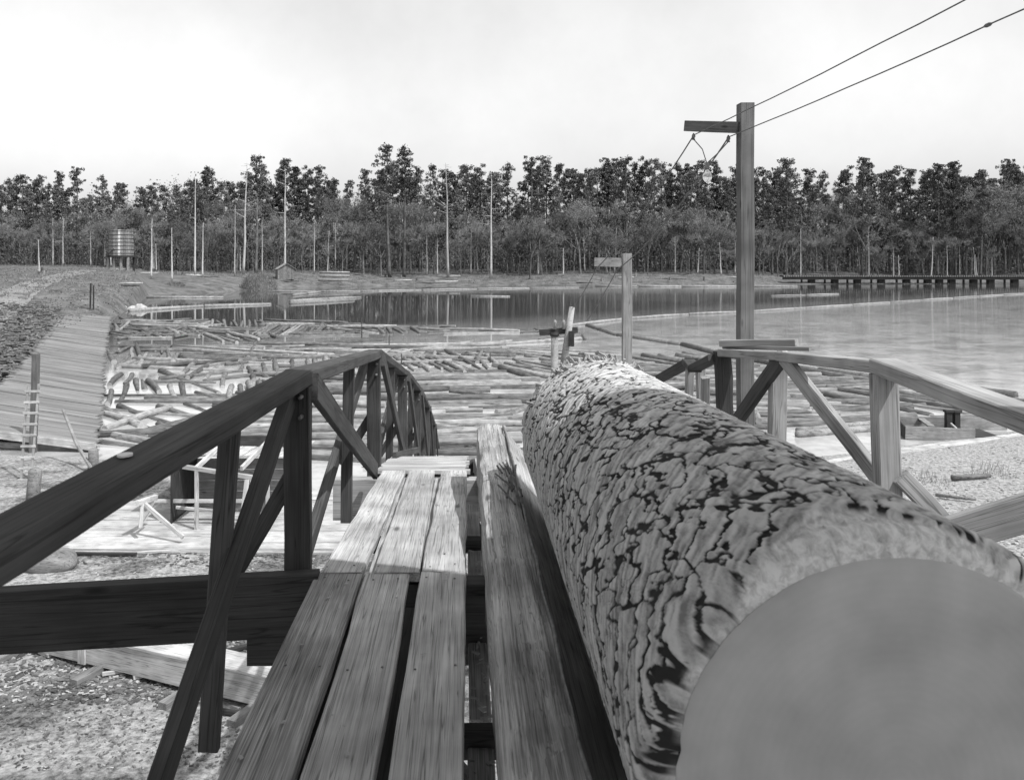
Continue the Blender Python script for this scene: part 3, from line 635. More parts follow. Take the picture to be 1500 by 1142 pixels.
def insul(p, par):
    tube('insulator', [p+Vector((0, 0, .03)), p, p-Vector((0, 0, .02)), p-Vector((0, 0, .045)), p-Vector((0, 0, .07))], [.008, .024, .03, .016, .026], M_metal, par, 8)
insul(i1, p1); insul(i2, p1)
PB = 18.6
pb = at(918, 371, PB); g1 = gz(pb.x, PB)
p2 = thing('lamp_pole', 'shorter square timber pole farther down, with pale arm pointing left', 'lamp pole', (pb.x, PB, g1), group='timber wire poles along the slide')
board('pole', (pb.x, PB, g1-.3), (pb.x, PB, pb.z), .195, .17, M_railr, p2, up=(0, 1, 0), n=6, jit=.006, bev=.008)
b0 = at(910, 384.5, PB-.03); b1 = at(872, 384, PB+1.3)
board('crossarm', b1, b0, .05, .185, M_pale, p2, n=2)
i3 = at(875, 392, PB+1.1); i4 = at(904, 395, PB+.15)
insul(i3, p2); insul(i4, p2)
def wire(label, pts, r, sag, group='wires on the lamp poles', beads=()):
    P = []; pts = [Vector(p) for p in pts]
    for a, b, s in zip(pts[:-1], pts[1:], sag):
        m_ = max(6, int((b-a).length/.5))
        for i in range(m_): t = i/m_; P.append(a.lerp(b, t)-Vector((0, 0, s*4*t*(1-t)))+Vector((random.uniform(-1, 1), 0, random.uniform(-1, 1)))*r*.5)
    P.append(pts[-1])
    t_ = thing('overhead_wire', label, 'wire', tuple(P[0]), group=group)
    tube('cable', P, [r]*len(P), M_wire, t_, 6)
    for bd in beads:
        k = int(bd*(len(P)-1)); d = (P[k+1]-P[k]).normalized(); tube('splice', [P[k], P[k]+d*.03, P[k]+d*.07, P[k]+d*.10], [r, r*2.6, r*2.6, r], M_wire, t_, 6)
pileA = at(838, 452, 29)
wire('upper covered wire from the mill roof to the arm end of the tall pole', [(5.94, 1.5, 3.25), i1], .0075, [.12], beads=(.5,))
wire('lower covered wire from the mill roof to the inner insulator of the tall pole', [(6.6, 1.35, 3.2), i2], .0075, [.14], beads=(.42, .62))
wire('dark wire running from the tall pole arm end down to the far piling', [i1, i3, pileA], .011, [.12, .05])
wire('dark wire running from the tall pole inner insulator down past the short pole', [i2, i4, at(860, 470, 29.5)], .011, [.18, .05])
bulb_c = at(1037, 262, PA+.35)
bl = thing('light_bulb', 'clear glass light bulb hanging by two wires under the pole arm', 'light bulb', tuple(bulb_c-Vector((0, 0, .11))))
top = at(1036, 240, PA+.35)
tube('socket', [top+Vector((0, 0, .02)), top, top-Vector((0, 0, .06)), top-Vector((0, 0, .085))], [.018, .032, .034, .03], M_metal, bl, 12)
prof = [(0, .026), (-.02, .03), (-.05, .05), (-.085, .066), (-.12, .066), (-.155, .05), (-.18, .026), (-.195, .008), (-.205, .001)]
tube('glass', [top-Vector((0, 0, .085))+Vector((0, 0, a)) for a, r in prof], [r for a, r in prof], M_glass, bl, 20)
tube('hanging_wire', [i1-Vector((0, 0, .06)), i1.lerp(top, .5)+Vector((.03, 0, -.0)), top+Vector((-.01, 0, .02))], [.008]*3, M_wire, bl, 6)
tube('hanging_wire', [i2-Vector((0, 0, .06)), i2.lerp(top, .5)+Vector((0, 0, -.04)), top+Vector((.01, 0, .02))], [.008]*3, M_wire, bl, 6)

# pilings standing in the pond behind the big log
pl = thing('piling_frame', 'pair of round pilings with cross beam standing in the pond behind the log', 'pilings', (at(820, 480, 29).x, 29, -7.5))
def xz(px, py, d): p = at(px, py, d); return p
q = at(812.5, 492, 29); tube('piling', [(q.x, 29, -7.6), (q.x, 29, q.z)], [.13, .12], M_railr, pl, 10)
tube('piling_cap', [(q.x, 29, q.z), (q.x, 29, q.z+.1)], [.15, .14], M_dark, pl, 10)
q2 = at(838, 450, 29); q3 = at(828, 530, 29); tube('piling', [(q3.x-.1, 29.3, -7.6), tuple(q3+Vector((0, .3, 0))), tuple(q2)], [.15, .13, .09], M_railr, pl, 10)
board('cross_beam', at(790, 487, 29.25), at(846, 483, 29.25), .16, .2, M_dark, pl, n=3)
for px_, py_ in ((813, 482), (826, 482)):
    q = at(px_, py_, 29.1); tube('pin', [q, q+Vector((0, 0, .18)), q+Vector((0, 0, .22)), q+Vector((0, 0, .30))], [.06, .045, .06, .03], M_railr, pl, 8)
q = at(837, 487, 29); board('wedge_block', (q.x, 29, q.z-.45), (q.x, 29, q.z+.05), .17, .12, M_dark, pl, up=(0, 1, 0))

# ------------------------------------------------------------------ floating logs
def log_mesh(Ln, r0, r1, seed, m, cut):
    rr_ = random.Random(seed); n = 5; pts = []; rads = []
    bend = rr_.uniform(-.06, .06)
    for i in range(n+1):
        t = i/n; pts.append((Ln*(t-.5), bend*math.sin(math.pi*t)*Ln*.3, 0)); rads.append((r0*(1-t)+r1*t)*rr_.uniform(.94, 1.05))
    v, f = tube_geo(pts, rads, 9)
    me = bpy.data.meshes.new('floating_log'); me.from_pydata([tuple(p) for p in v], [], f); me.materials.append(m); me.materials.append(cut)
    for p in me.polygons: p.use_smooth = len(p.vertices) == 4; p.material_index = 0 if len(p.vertices) == 4 else 1
    me.update(); return me, v, f
LM = [log_mesh(random.choice([4.2, 5.2, 6.5, 8, 9.5, 11, 12.5]), random.uniform(.14, .235), random.uniform(.09, .155), k, M_float2 if k % 6 in (2, 5) else M_float, M_cut) for k in range(18)]
LEN = [max(p[0] for p in v)-min(p[0] for p in v) for _, v, _ in LM]; RAD = [max(abs(p[2]) for p in v) for _, v, _ in LM]
GR = .22; GX0, GY0, GNX, GNY = -75, 26, int(170/GR), int(110/GR)
occ = np.zeros((GNX, GNY), bool)
def allowed(x, y):
    px, py = VX+F*x/y, VY-F*WATER/y
    if y < 27 or y > 122 or (x < -4 and y < 32.2): return False
    xr = -(13.6+(y-33)*.385)-.4
    if x < xr: return False
    if y < float(np.interp(x, [-20, -6, 2, 8, 14, 24, 60], [28, 27.5, 29, 32, 34, 39, 62])): return False
    top = float(np.interp(px, [100, 200, 300, 450, 560, 700, 800, 860, 930, 1050, 1200, 1470, 1700], [462, 466, 468, 470, 478, 480, 484, 490, 506, 524, 546, 584, 610]))
    if py < top: return False
    if 1160 < px < 1330 and py > 622: return False
    return True
def cover(x, y, a, Ln, r, commit=False, tol=.18):
    n = int(Ln/GR*1.3)+2; c, s = math.cos(a), math.sin(a); ids = []; hits = 0
    for i in range(n):
        t = (i/(n-1)-.5)*Ln
        for w_ in ((0,) if r < .13 else (-r*.6, r*.6)):
            gx = int((x+c*t-s*w_-GX0)/GR); gy = int((y+s*t+c*w_-GY0)/GR)
            if not (0 <= gx < GNX and 0 <= gy < GNY): return False
            ids.append((gx, gy)); hits += occ[gx, gy]
    if hits > tol*len(ids): return False
    if commit:
        for g in ids: occ[g] = True
    return True
logs = []
holes = [(at(p, q, 1).x*9100/(q-VY), 9100/(q-VY), r) for p, q, r in ((200, 545, 2.0), (300, 625, .7), (230, 590, 1.2), (530, 498, 6), (622, 496, 6), (690, 494, 6), (340, 600, .8), (180, 640, .8), (460, 610, .8), (760, 600, 1.8), (1230, 605, 1.6), (1290, 640, 2.5), (720, 575, 1.6), (300, 505, 2.5), (900, 515, 4), (840, 505, 4), (240, 500, 3))]
for hx, hy, hr in holes:
    gx0, gx1 = int((hx-hr*1.6-GX0)/GR), int((hx+hr*1.6-GX0)/GR); gy0, gy1 = int((hy-hr-GY0)/GR), int((hy+hr-GY0)/GR)
    for gx in range(max(gx0, 0), min(gx1, GNX)):
        for gy in range(max(gy0, 0), min(gy1, GNY)):
            if ((gx*GR+GX0-hx)/(hr*1.6))**2+((gy*GR+GY0-hy)/hr)**2 < 1: occ[gx, gy] = True
def put(k, x, y, a, tol=.18):
    Ln, r = LEN[k], RAD[k]; c, s = math.cos(a)*Ln/2, math.sin(a)*Ln/2
    if allowed(x+c, y+s) and allowed(x-c, y-s) and allowed(x, y) and cover(x, y, a, Ln, r, True, tol):
        logs.append((k, x, y, a)); return True
    return False
for hx in range(58):                    # raft of long logs right behind the foot of the slide
    put(random.choice([k for k in range(18) if LEN[k] > 7]), random.uniform(-6.5, 4), 33.5+hx*.36, random.gauss(.03, .05), .25)
for _ in range(45):                     # loose fans of logs beside the rollway foot
    y0 = random.uniform(33, 50); x0 = random.uniform(-.40*y0, -.16*y0); a = random.choice([-1, -1, 1])*random.uniform(.7, 1.45)
    for j in range(random.randint(2, 5)): put(random.choice([k for k in range(18) if LEN[k] < 8]), x0+j*.55*abs(math.sin(a)), y0+j*.5*math.cos(a), a+random.gauss(0, .08), .1)
for _ in range(1300):                    # mats of logs lying side by side
    y0 = 28+94*random.random()**1.25; x0 = random.uniform(-.46*y0-3, .66*y0+4)
    a = random.gauss(0, .35) if random.random() < .25 else random.choice([-1, -1, 1])*random.uniform(.85, 1.5)
    if VX+F*x0/y0 > 1050: a = random.gauss(.0, .15) if random.random() < .8 else a
    k = random.randrange(18); nlog = random.randint(4, 15); off = 0
    for j in range(nlog):
        kk = k if random.random() < .5 else random.randrange(18)
        off += RAD[kk]*2.05+random.uniform(0, .10)
        sl2 = random.gauss(0, .8)
        put(kk, x0-math.sin(a)*off+math.cos(a)*sl2, y0+math.cos(a)*off+math.sin(a)*sl2, a+random.gauss(0, .035), .12)
for _ in range(14000):
    if len(logs) > 2900: break
    y0 = 28+94*random.random(); x0 = random.uniform(-.46*y0-3, .66*y0+4)
    put(random.randrange(18), x0, y0, random.gauss(0, .5) if random.random() < .5 else random.uniform(-1.5, 1.5), .12)
for _ in range(150):                    # a few ride up over the others
    y0 = 32+60*random.random(); x0 = random.uniform(-.4*y0, .6*y0)
    put(random.randrange(18), x0, y0, random.gauss(0, .6), .9)
def show(l):
    k, x, y, a = l; px = VX+F*x/y
    return (LEN[k]/y)*(1 if -40 < px < 1540 else 0)
logs.sort(key=show, reverse=True)
print('floating logs', len(logs))
def log_M(l, i):
    k, x, y, a = l; rs = random.Random(i)
    return Matrix.Translation((x, y, WATER+rs.uniform(-.03, .09)+(.12 if rs.random() < .08 else 0))) @ Matrix.Rotation(a+(math.pi if rs.random() < .5 else 0), 4, 'Z') @ Matrix.Rotation(rs.uniform(-.012, .012), 4, 'Y') @ Matrix.Rotation(rs.uniform(0, 6), 4, 'X')
def zone(x, y, k=0, a=0.0):
    px, py = VX+F*x/y, VY-F*WATER/y
    a = (a+math.pi/2) % math.pi-math.pi/2
    dirn = 'lying crosswise' if abs(a) < .45 else ('slanting right' if a > 0 else 'slanting left')
    ln = 'short' if LEN[k] < 5.5 else ('long' if LEN[k] < 9 else 'very long')
    tone = 'pale peeled' if k % 6 in (2, 5) else 'grey barked'
    dep = 'nearest rows' if y < 38 else ('middle rows' if y < 56 else 'far rows')
    return '%s %s log %s %s, %s' % (ln, tone, dirn, zone0(px), dep)
def zone0(px):
    for lim, t in ((250, 'beside the board rollway'), (400, 'over the near rail'), (520, 'left of the railing arch'), (660, 'behind the railing arch'), (800, 'above the slide foot'), (1010, 'behind the big log'), (1150, 'by the tall pole'), (1300, 'past the right braces')):
        if px < lim: return t
    return 'at the far right'
for i, l in enumerate(logs[:296]):
    o = obj('floating_log', LM[l[0]][0], None, log_M(l, i)); tag(o, zone(l[1], l[2], l[0], l[3]), 'log', 'logs floating in the mill pond')
bf = Buf(); bf2 = Buf()
for i, l in enumerate(logs[296:]):
    M_ = log_M(l, i+500); (bf2 if l[0] % 6 in (2, 5) else bf).add(LM[l[0]][1], LM[l[0]][2], M_)
for b_, m_, lb in ((bf, M_float, 'distant mass of dark floating logs packed across the pond'), (bf2, M_float2, 'distant scattered pale peeled logs packed across the pond')):
    if b_.v: tag(obj('distant_floating_logs', b_.mesh('distant_floating_logs', m_, True)), lb, 'logs', kind='stuff')
# boom of chained logs across the open water, and stray logs
def boom(pts, label, r=.22, grp='boom logs chained across the pond', m=M_float2, gap=.4, name='boom_log'):
    P = [Vector((at(px, py, 1).x*(-WATER*F)/(py-VY), -WATER*F/(py-VY), WATER+.06)) for px, py in pts]
    for a, b in zip(P[:-1], P[1:]):
        d = (b-a); nn = max(1, round(d.length/14))
        for i in range(nn):
            s = a+d*(i/nn); e = a+d*((i+1)/nn)-d.normalized()*gap
            v, f = tube_geo([s, s.lerp(e, .5)+Vector((0, 0, random.uniform(-.02, .04))), e], [r*random.uniform(.9, 1.2), r, r*random.uniform(.7, 1)], 8)
            c = (s+e)/2; o = obj(name, mesh(name, [tuple(Vector(p)-c) for p in v], f, m, True)); o.location = c
            tag(o, label, 'log', grp)
boom([(830, 478), (925, 467), (1010, 461), (1100, 457), (1250, 447), (1470, 432), (1600, 426)], 'pale log of the long curved boom crossing the open water', .2)
boom([(400, 427.5), (530, 427), (700, 423.5), (850, 421.5)], 'pale log of the straight boom below the far bank', .24)
boom([(872, 419.6), (1000, 420.2), (1170, 420)], 'pale log of the straight boom right of the short pole', .42)
boom([(425, 445), (520, 440)], 'pair of thick pale logs floating clear of the jam', .4, 'stray logs on the open water', name='floating_log')
boom([(425, 442), (530, 436)], 'pair of thick pale logs floating clear of the jam', .35, 'stray logs on the open water', name='floating_log')
boom([(690, 434), (750, 434.5)], 'short thin log floating alone in dark water under the far trees', .2, 'stray logs on the open water', name='floating_log')
boom([(860, 477), (880, 484), (905, 492), (1000, 506), (1060, 522), (1200, 546), (1330, 562), (1500, 583)], 'dark log of the near boom holding the jam', .26, m=M_float)
boom([(215, 436), (330, 436)], 'long thin pale log floating near the left bank', .3, 'stray logs near the left bank', name='floating_log')
boom([(190, 456), (300, 449), (400, 446)], 'long pale log lying across the edge of the left jam', .3, 'stray logs near the left bank', name='floating_log')
boom([(430, 433), (470, 428)], 'short log floating in front of the small cabin', .35, 'stray logs near the left bank', name='floating_log')
boom([(1130, 434), (1230, 431)], 'thin pale log floating below the trestle', .2, 'stray logs on the open water', name='floating_log')
for px_, y0_, y1_ in ((570, 492, 512), (588, 518, 534), (718, 516, 534), (425, 430, 470), (530, 465, 495)):
    d = -WATER*F/(y1_-VY); a = at(px_, y1_, d); b = at(px_, y0_, d)
    o = tube('stake', [(0, 0, -.5), tuple(b-a)], [.05, .04], M_dark); o.location = a
    tag(o, 'thin upright stake standing among the floating logs', 'stake', 'stakes in the log pond')

# ------------------------------------------------------------------ board rollway on the left
rw = thing('log_rollway', 'long sloping board rollway running down the left bank into the pond', 'rollway', (-20, 45, -6.8))
PL = [(33.5, -19.3), (46, -23.6), (61, -29.4), (110, -49.5)]; PR = [(33.0, -13.7), (46, -18.8), (61, -24.8), (109, -43.5)]
protos = [board_geo(1.0, .54, .07, 1, 0, .01) for _ in range(1)]
nb = 150; ramp_me = [mesh('rollway_board', *board_geo(1, 1, 1, 1, 0, .02), M_ramp)]
for i in range(nb):
    t = i/(nb-1); ya = 33.5+76.5*t; yb_ = 33.0+76*t
    a = Vector((float(np.interp(ya, [p[0] for p in PL], [p[1] for p in PL]))+random.uniform(-.3, .2), ya, -6.02-.15*t+random.uniform(-.03, .03)))
    b = Vector((float(np.interp(yb_, [p[0] for p in PR], [p[1] for p in PR]))+random.uniform(-.12, .15), yb_, -6.70+random.uniform(-.03, .03)))
    Ln = (b-a).length; rt = Vector((-.38, 1, 0)).normalized()
    Mx = frame(a, b) @ Matrix.Rotation(random.uniform(-.10, .10), 4, 'X') @ Matrix.Diagonal((Ln, .485, .07, 1))
    obj('board', ramp_me[0], rw, Mx)
board('fascia', (-19.6, 33.15, -6.14), (-13.6, 32.75, -6.80), .05, .28, M_pale, rw, n=4)
board('under_beam', (-20, 33.6, -6.72), (-13.8, 33.2, -7.0), .2, .22, M_railr, rw, n=3)
for t in np.linspace(0, 1, 12):
    ya = 33.4+76*t; xa = float(np.interp(ya, [p[0] for p in PR], [p[1] for p in PR]))-.15
    tube('pile', [(xa, ya, -7.6), (xa, ya, -6.78)], [.14, .13], M_dark, rw, 8)
for a, b in zip(PR[:-1], PR[1:]): board('side_beam', (a[1]-.12, a[0], -6.84), (b[1]-.12, b[0], -6.84), .12, .18, M_dark, rw, n=3)
for a, b in zip(PL[:-1], PL[1:]): board('side_beam', (a[1]+.2, a[0], -6.2), (b[1]+.2, b[0], -6.2), .12, .2, M_dark, rw, n=3)
# ladder and posts beside the rollway
LD = 27.5
ld = thing('ladder', 'pale wooden ladder leaning on a post at the near end of the rollway', 'ladder', tuple(at(38, 708, LD)))
la0, la1 = at(30, 712, LD), at(41, 562, LD+.8); lb0, lb1 = at(45, 712, LD), at(57, 562, LD+.8)
board('side_rail', la0, la1, .07, .05, M_railr, ld, up=(0, 1, 0)); board('side_rail', lb0, lb1, .07, .05, M_railr, ld, up=(0, 1, 0))
for k in range(9):
    t = .06+k*.108; board('rung', la0.lerp(la1, t)+Vector((-.07, -.04, 0)), lb0.lerp(lb1, t)+Vector((.07, -.04, .01)), .07, .025, M_pale, ld, up=(0, 1, 0), n=1)
def simple_post(px0, py0, px1, py1, d, w_, label, m=M_pole, rnd=False, name='post', grp=None):
    a, b = at(px0, py0, d), at(px1, py1, d); g = min(a.z, gz(a.x, d)-.2)
    a = Vector((a.x, d, g))
    t = thing(name, label, 'post', tuple(a), group=grp)
    if rnd: tube('shaft', [a, a.lerp(b, .96), b], [w_/2, w_/2*.94, w_/2*.7], m, t, 12)
    else: board('shaft', a, b, w_, w_, m, t, up=(0, 1, 0), n=3)
    return t
simple_post(48, 640, 53, 518, 32.8, .22, 'grey squared post rising above the ladder', M_pole)
simple_post(45, 760, 52, 686, 23.5, .36, 'thick pale round topped piling at the frame edge below the ladder', M_ramp, True)
simple_post(136, 700, 137, 657, 29, .34, 'short piling under the near corner of the rollway', M_ramp, True)
simple_post(132, 460, 133, 415, 112, .17, 'left of two thin dark posts at the top of the rollway', M_dark)
simple_post(137, 460, 137, 418, 112, .15, 'right of two thin dark posts at the top of the rollway', M_dark)
lp = obj('leaning_pole', mesh('leaning_pole', *[(lambda vf: ([tuple(p) for p in vf[0]], vf[1]))(tube_geo([at(92, 600, 31), at(112, 650, 30), at(142, 700, 28)], [.05, .06, .06], 7))][0], M_railr)); tag(lp, 'long thin pole leaning from the rollway down to the bank', 'pole')
lq = obj('leaning_board', mesh('leaning_board', *(lambda vf: ([tuple(p) for p in vf[0]], vf[1]))(tube_geo([at(142, 700, 27.5), at(170, 668, 28)], [.07, .06], 5)), M_pale)); tag(lq, 'pale slanting stick beside the short piling', 'stick')

# ------------------------------------------------------------------ work platform and open shed, lower left
pf = thing('work_platform', 'pale plank work platform on the bank left of the slide', 'platform', (-8, 21, -6.9))
yp = 20.75
for k in range(9):
    yy_ = yp+k*.46
    board('plank', (-10.9+random.uniform(-.4, .3), yy_, -6.63), (-2.3+random.uniform(-.5, .5), yy_+random.uniform(-.03, .03), -6.63-.0), .43, .06, M_pale, pf, n=4, jit=.01)
board('edge_beam', (-11.1, yp-.22, -6.76), (-2.2, yp-.22, -6.76), .12, .2, M_pale, pf, n=4, jit=.01)
for x in (-7.9, -5.0, -2.8): board('foot', (x, yp-.1, -7.05), (x, yp-.1, -6.86), .3, .3, M_pale, pf, up=(0, 1, 0), n=1)
for k in range(4): board('plank', (-4.8, 24.9+k*.3, -6.6), (.0, 24.7+k*.3, -6.6), .28, .05, M_pale, pf, n=2, jit=.01)
shd = thing('open_shed', 'small open fronted plank shed with pale roof on the work platform', 'shed', (-6.2, 23, -6.6))
yf = 22.0
def sp_(px, py, d=yf): return at(px, py, d)
zt = sp_(290, 684).z
xL, xR = sp_(243, 0).x, sp_(392, 0).x
# posts, plates, rafters
for x in (sp_(288, 0).x, xR): board('post', (x, yf, -6.6), (x, yf, zt), .09, .09, M_pale, shd, up=(0, 1, 0), n=2)
board('post', (xL, 24.4, -6.6), (xL, 24.4, zt+.3), .09, .09, M_dark, shd, up=(0, 1, 0), n=2)
board('front_plate', sp_(268, 683), sp_(389, 702), .1, .10, M_pale, shd, n=2)
for px_ in (287, 354): a = sp_(px_, 686); board('rafter', a, a+Vector((.35, 1.9, .42)), .07, .12, M_pale, shd, n=2)
zr0, zr1 = -4.88, -4.72
for k in range(8):
    x = sp_(240, 0).x-.35+k*.46
    board('roof_board', (x, 22.9, -4.93-.012*k), (x, 25.9, -5.12-.012*k), .45, .035, M_pale, shd, n=2, jit=.008)
for k in range(4): board('wall_board', (xL, 24.55, -6.45+k*.3), (xR+.2, 24.55, -6.45+k*.3), .03, .29, M_railr, shd, n=1)
for k in range(2): board('wall_board', (xL, 24.55, -5.2-k*.0+.0+k*.28), (xR+.2, 24.55, -5.2+k*.28), .03, .29, M_dark, shd, n=1)  # upper boards darker: shade under the shed roof put into their colour
for k in range(6): board('side_board', (xL-.02, 22.6+k*.32, -6.6), (xL-.02, 22.6+k*.32, -4.98), .31, .03, M_dark, shd, up=(1, 0, 0), n=1)
board('low_rail', sp_(226, 733.5, 22.6), sp_(360, 733.5, 22.6), .06, .09, M_pale, shd, n=2)
board('low_rail', sp_(238, 741, 22.8), sp_(318, 748, 22.8), .06, .07, M_pale, shd, n=2)
pn = thing('leaning_planks', 'pale planks leaning side by side against the right front of the shed', 'planks', tuple(at(352, 775, 21.5)))
for k in range(4): board('plank', at(353+k*8, 775-k*9, 21.5+k*.1), at(362+k*8, 702+k*1, 21.85+k*.1), .13, .03, M_pale, pn, up=(.4, 1, 0), n=1)
sw = thing('sawhorse', 'pale sawhorse with slanting leg standing left of the shed', 'sawhorse', tuple(at(215, 780, 21.3)))
board('top_beam', at(200, 737, 21.2), at(228, 728, 22.2), .12, .12, M_pale, sw)
board('leg', at(212, 738, 21.4), at(268, 787, 20.9), .09, .08, M_pale, sw, up=(0, 1, 0))
board('leg', at(209, 738, 21.4), at(206, 773, 21.2), .08, .08, M_pale, sw, up=(0, 1, 0))
board('leg', at(225, 736, 21.9), at(205, 768, 21.6), .07, .07, M_railr, sw, up=(0, 1, 0))

# long box flume on the ground
fl = thing('wooden_flume', 'long closed pale board flume lying on skids on the gravel', 'flume', (-5.5, 15, -7))
fa, fb = Vector((-8.3, 15.6, -6.41)), Vector((-2.75, 13.12, -6.40)); dfl = (fb-fa).normalized(); nfl = Vector((-dfl.y, dfl.x, 0))
if nfl.y < 0: nfl = -nfl
for k, (u0, u1) in enumerate(((0, .36), (.363, .72), (.723, 1))):
    s, e = fa.lerp(fb, u0), fa.lerp(fb, u1)
    board('front_board', s, e, .045, .42, M_pale, fl, n=4, jit=.004)
    board('top_board', s+Vector((0, 0, .235))+nfl*.24, e+Vector((0, 0, .235))+nfl*.24, .54, .045, M_pale, fl, n=3, jit=.004)
board('back_board', fa+nfl*.48, fb+nfl*.48, .045, .42, M_ramp, fl)
p = fa.lerp(fb, .36)-nfl*.045; board('batten', p+Vector((0, 0, -.21)), p+Vector((0, 0, .22)), .16, .04, M_pale, fl, up=tuple(nfl))
for u in (.12, .42, .72, .93):
    p = fa.lerp(fb, u)+Vector((0, 0, -.25)); board('skid', p-nfl*.55, p+nfl*.6, .16, .12, M_ramp, fl)
fe = fa-dfl*1.6
board('chute_board', fa+nfl*.1+Vector((0, 0, -.16)), fe+Vector((0, 0, -.22)), .5, .05, M_ramp, fl)
for (pxa, pya, pxb, pyb, w_, lb) in ((195, 1022, 242, 1012, .14, 'short pale board lying on the dark chips in front of the flume'), (150, 1018, 205, 1010, .05, 'thin stick lying on the dark chips in front of the flume'), (325, 985, 365, 975, .1, 'dark board end lying behind the flume'),
        (60, 983, 75, 990, .12, 'small block lying left of the flume front'), (320, 1075, 360, 1082, .08, 'dark lath lying near the slide below the flume'), (110, 832, 200, 834, .09, 'dark board lying along the near edge of the work platform'), (196, 832, 300, 826, .05, 'pale lath lying on gravel below the platform')):
    a = at(pxa, pya, -WATER*F/(pya-VY)); b = at(pxb, pyb, -WATER*F/(pyb-VY)); a.z = gz(a.x, a.y)+.05; b.z = gz(b.x, b.y)+.06
    o = board('loose_board', a, b, w_, .06, M_dark if 'dark' in lb.split()[0] else M_pale, None); tag(o, lb, 'board')
# pale boulder-like log butt
bm = bmesh.new(); bmesh.ops.create_icosphere(bm, subdivisions=3, radius=.5)
for v_ in bm.verts: v_.co *= 1+.12*math.sin(v_.co.x*7+v_.co.y*5)*math.cos(v_.co.z*6); v_.co.z *= .62; v_.co.x *= 1.2
me = bpy.data.meshes.new('boulder'); bm.to_mesh(me); bm.free(); me.materials.append(M_ramp); me.polygons.foreach_set('use_smooth', [True]*len(me.polygons))
o = obj('boulder', me); q = at(75, 842, 19.6); o.location = (q.x, 19.6, gz(q.x, 19.6)+.12); tag(o, 'rounded pale boulder behind the dark outrigger beam', 'boulder')

# ------------------------------------------------------------------ right bank: walkway and scow
ww = thing('bank_walkway', 'narrow plank walkway along the water edge below the right railing', 'walkway', (14, 32, -6.9))
wp = [at(1150, 706, 28.4), at(1200, 690, 29.8), at(1290, 672, 31.6), at(1380, 660, 33.2), at(1470, 648, 34.6), at(1580, 634, 36.5)]
for k, (a, b) in enumerate(zip(wp[:-1], wp[1:])):
    for s in range(2):
        off = Vector((0, .34*s, 0)); board('plank', Vector((a.x, a.y, -6.86))+off, Vector((b.x, b.y, -6.86+random.uniform(-.02, .02)))+off, .3, .06, M_pale, ww, n=2, jit=.01)
    for s in (.2, .6): c = a.lerp(b, s); board('sleeper', (c.x-.2, c.y-.5, -6.97), (c.x+.2, c.y+.9, -6.97), .14, .1, M_railr, ww, n=1)
sc_ = thing('scow', 'low open wooden scow moored at the water edge beyond the right railing', 'scow', tuple(at(1375, 650, 35.5)))
s0, s1 = at(1326, 646, 35.2), at(1428, 652, 34.9)
def P3(p, z): return Vector((p.x, p.y, z))
board('side', P3(s0, -6.72), P3(s1, -6.78), .08, .5, M_railr, sc_, n=3)
board('side', P3(s0, -6.66)+Vector((.6, 1.9, 0)), P3(s1, -6.72)+Vector((2.6, 2.2, 0)), .08, .5, M_railr, sc_, n=3)
board('bow_board', P3(s0, -6.72), P3(s0, -6.66)+Vector((.6, 1.9, 0)), .06, .45, M_dark, sc_)
board('floor', P3(s0, -6.85)+Vector((.2, 1, 0)), P3(s1, -6.9)+Vector((1.2, 1, 0)), 1.8, .05, M_dark, sc_)
board('thwart', P3(s0, -6.5)+Vector((1.1, .1, 0)), P3(s0, -6.5)+Vector((1.6, 1.9, 0)), .25, .05, M_railr, sc_)
for px_, nm in ((1389, 'left of two short dark mooring posts behind the scow'), (1401, 'right of two short dark mooring posts behind the scow')):
    t = simple_post(px_, 640, px_, 600, 36.6, .22, nm, M_dark, False, 'mooring_post'); q = at(px_, 600, 36.6)
    board('collar', q+Vector((-.16, -.02, -.05)), q+Vector((.16, -.02, -.05)), .26, .10, M_dark, t, n=1)
o = tube('mooring_pole', [at(1393, 620, 36.3), at(1420, 645, 35.0)], [.04, .04], M_pale); tag(o, 'thin pale pole slanting from the mooring posts onto the scow', 'pole')
for (pxa, pya, pxb, pyb, r, lb) in ((1168, 640, 1290, 630, .17, 'upper pale log stranded with its cut end toward the big log'), (1168, 634, 1285, 622, .13, 'thin log resting behind the stranded pale log'), (1395, 718, 1450, 714, .08, 'dark stick lying on the right gravel bank'), (1370, 745, 1430, 752, .05, 'thin dark branch on the right gravel bank')):
    d0 = -WATER*F/(pya-VY); d1 = -WATER*F/(pyb-VY); a = at(pxa, pya, d0); b = at(pxb, pyb, d1); a.z = max(gz(a.x, a.y), WATER)+.1; b.z = max(gz(b.x, b.y), WATER)+.1
    o = tube('stranded_log', [a, b], [r, r*.85], M_float if 'dark' in lb else M_float2, None, 10); tag(o, lb, 'log')

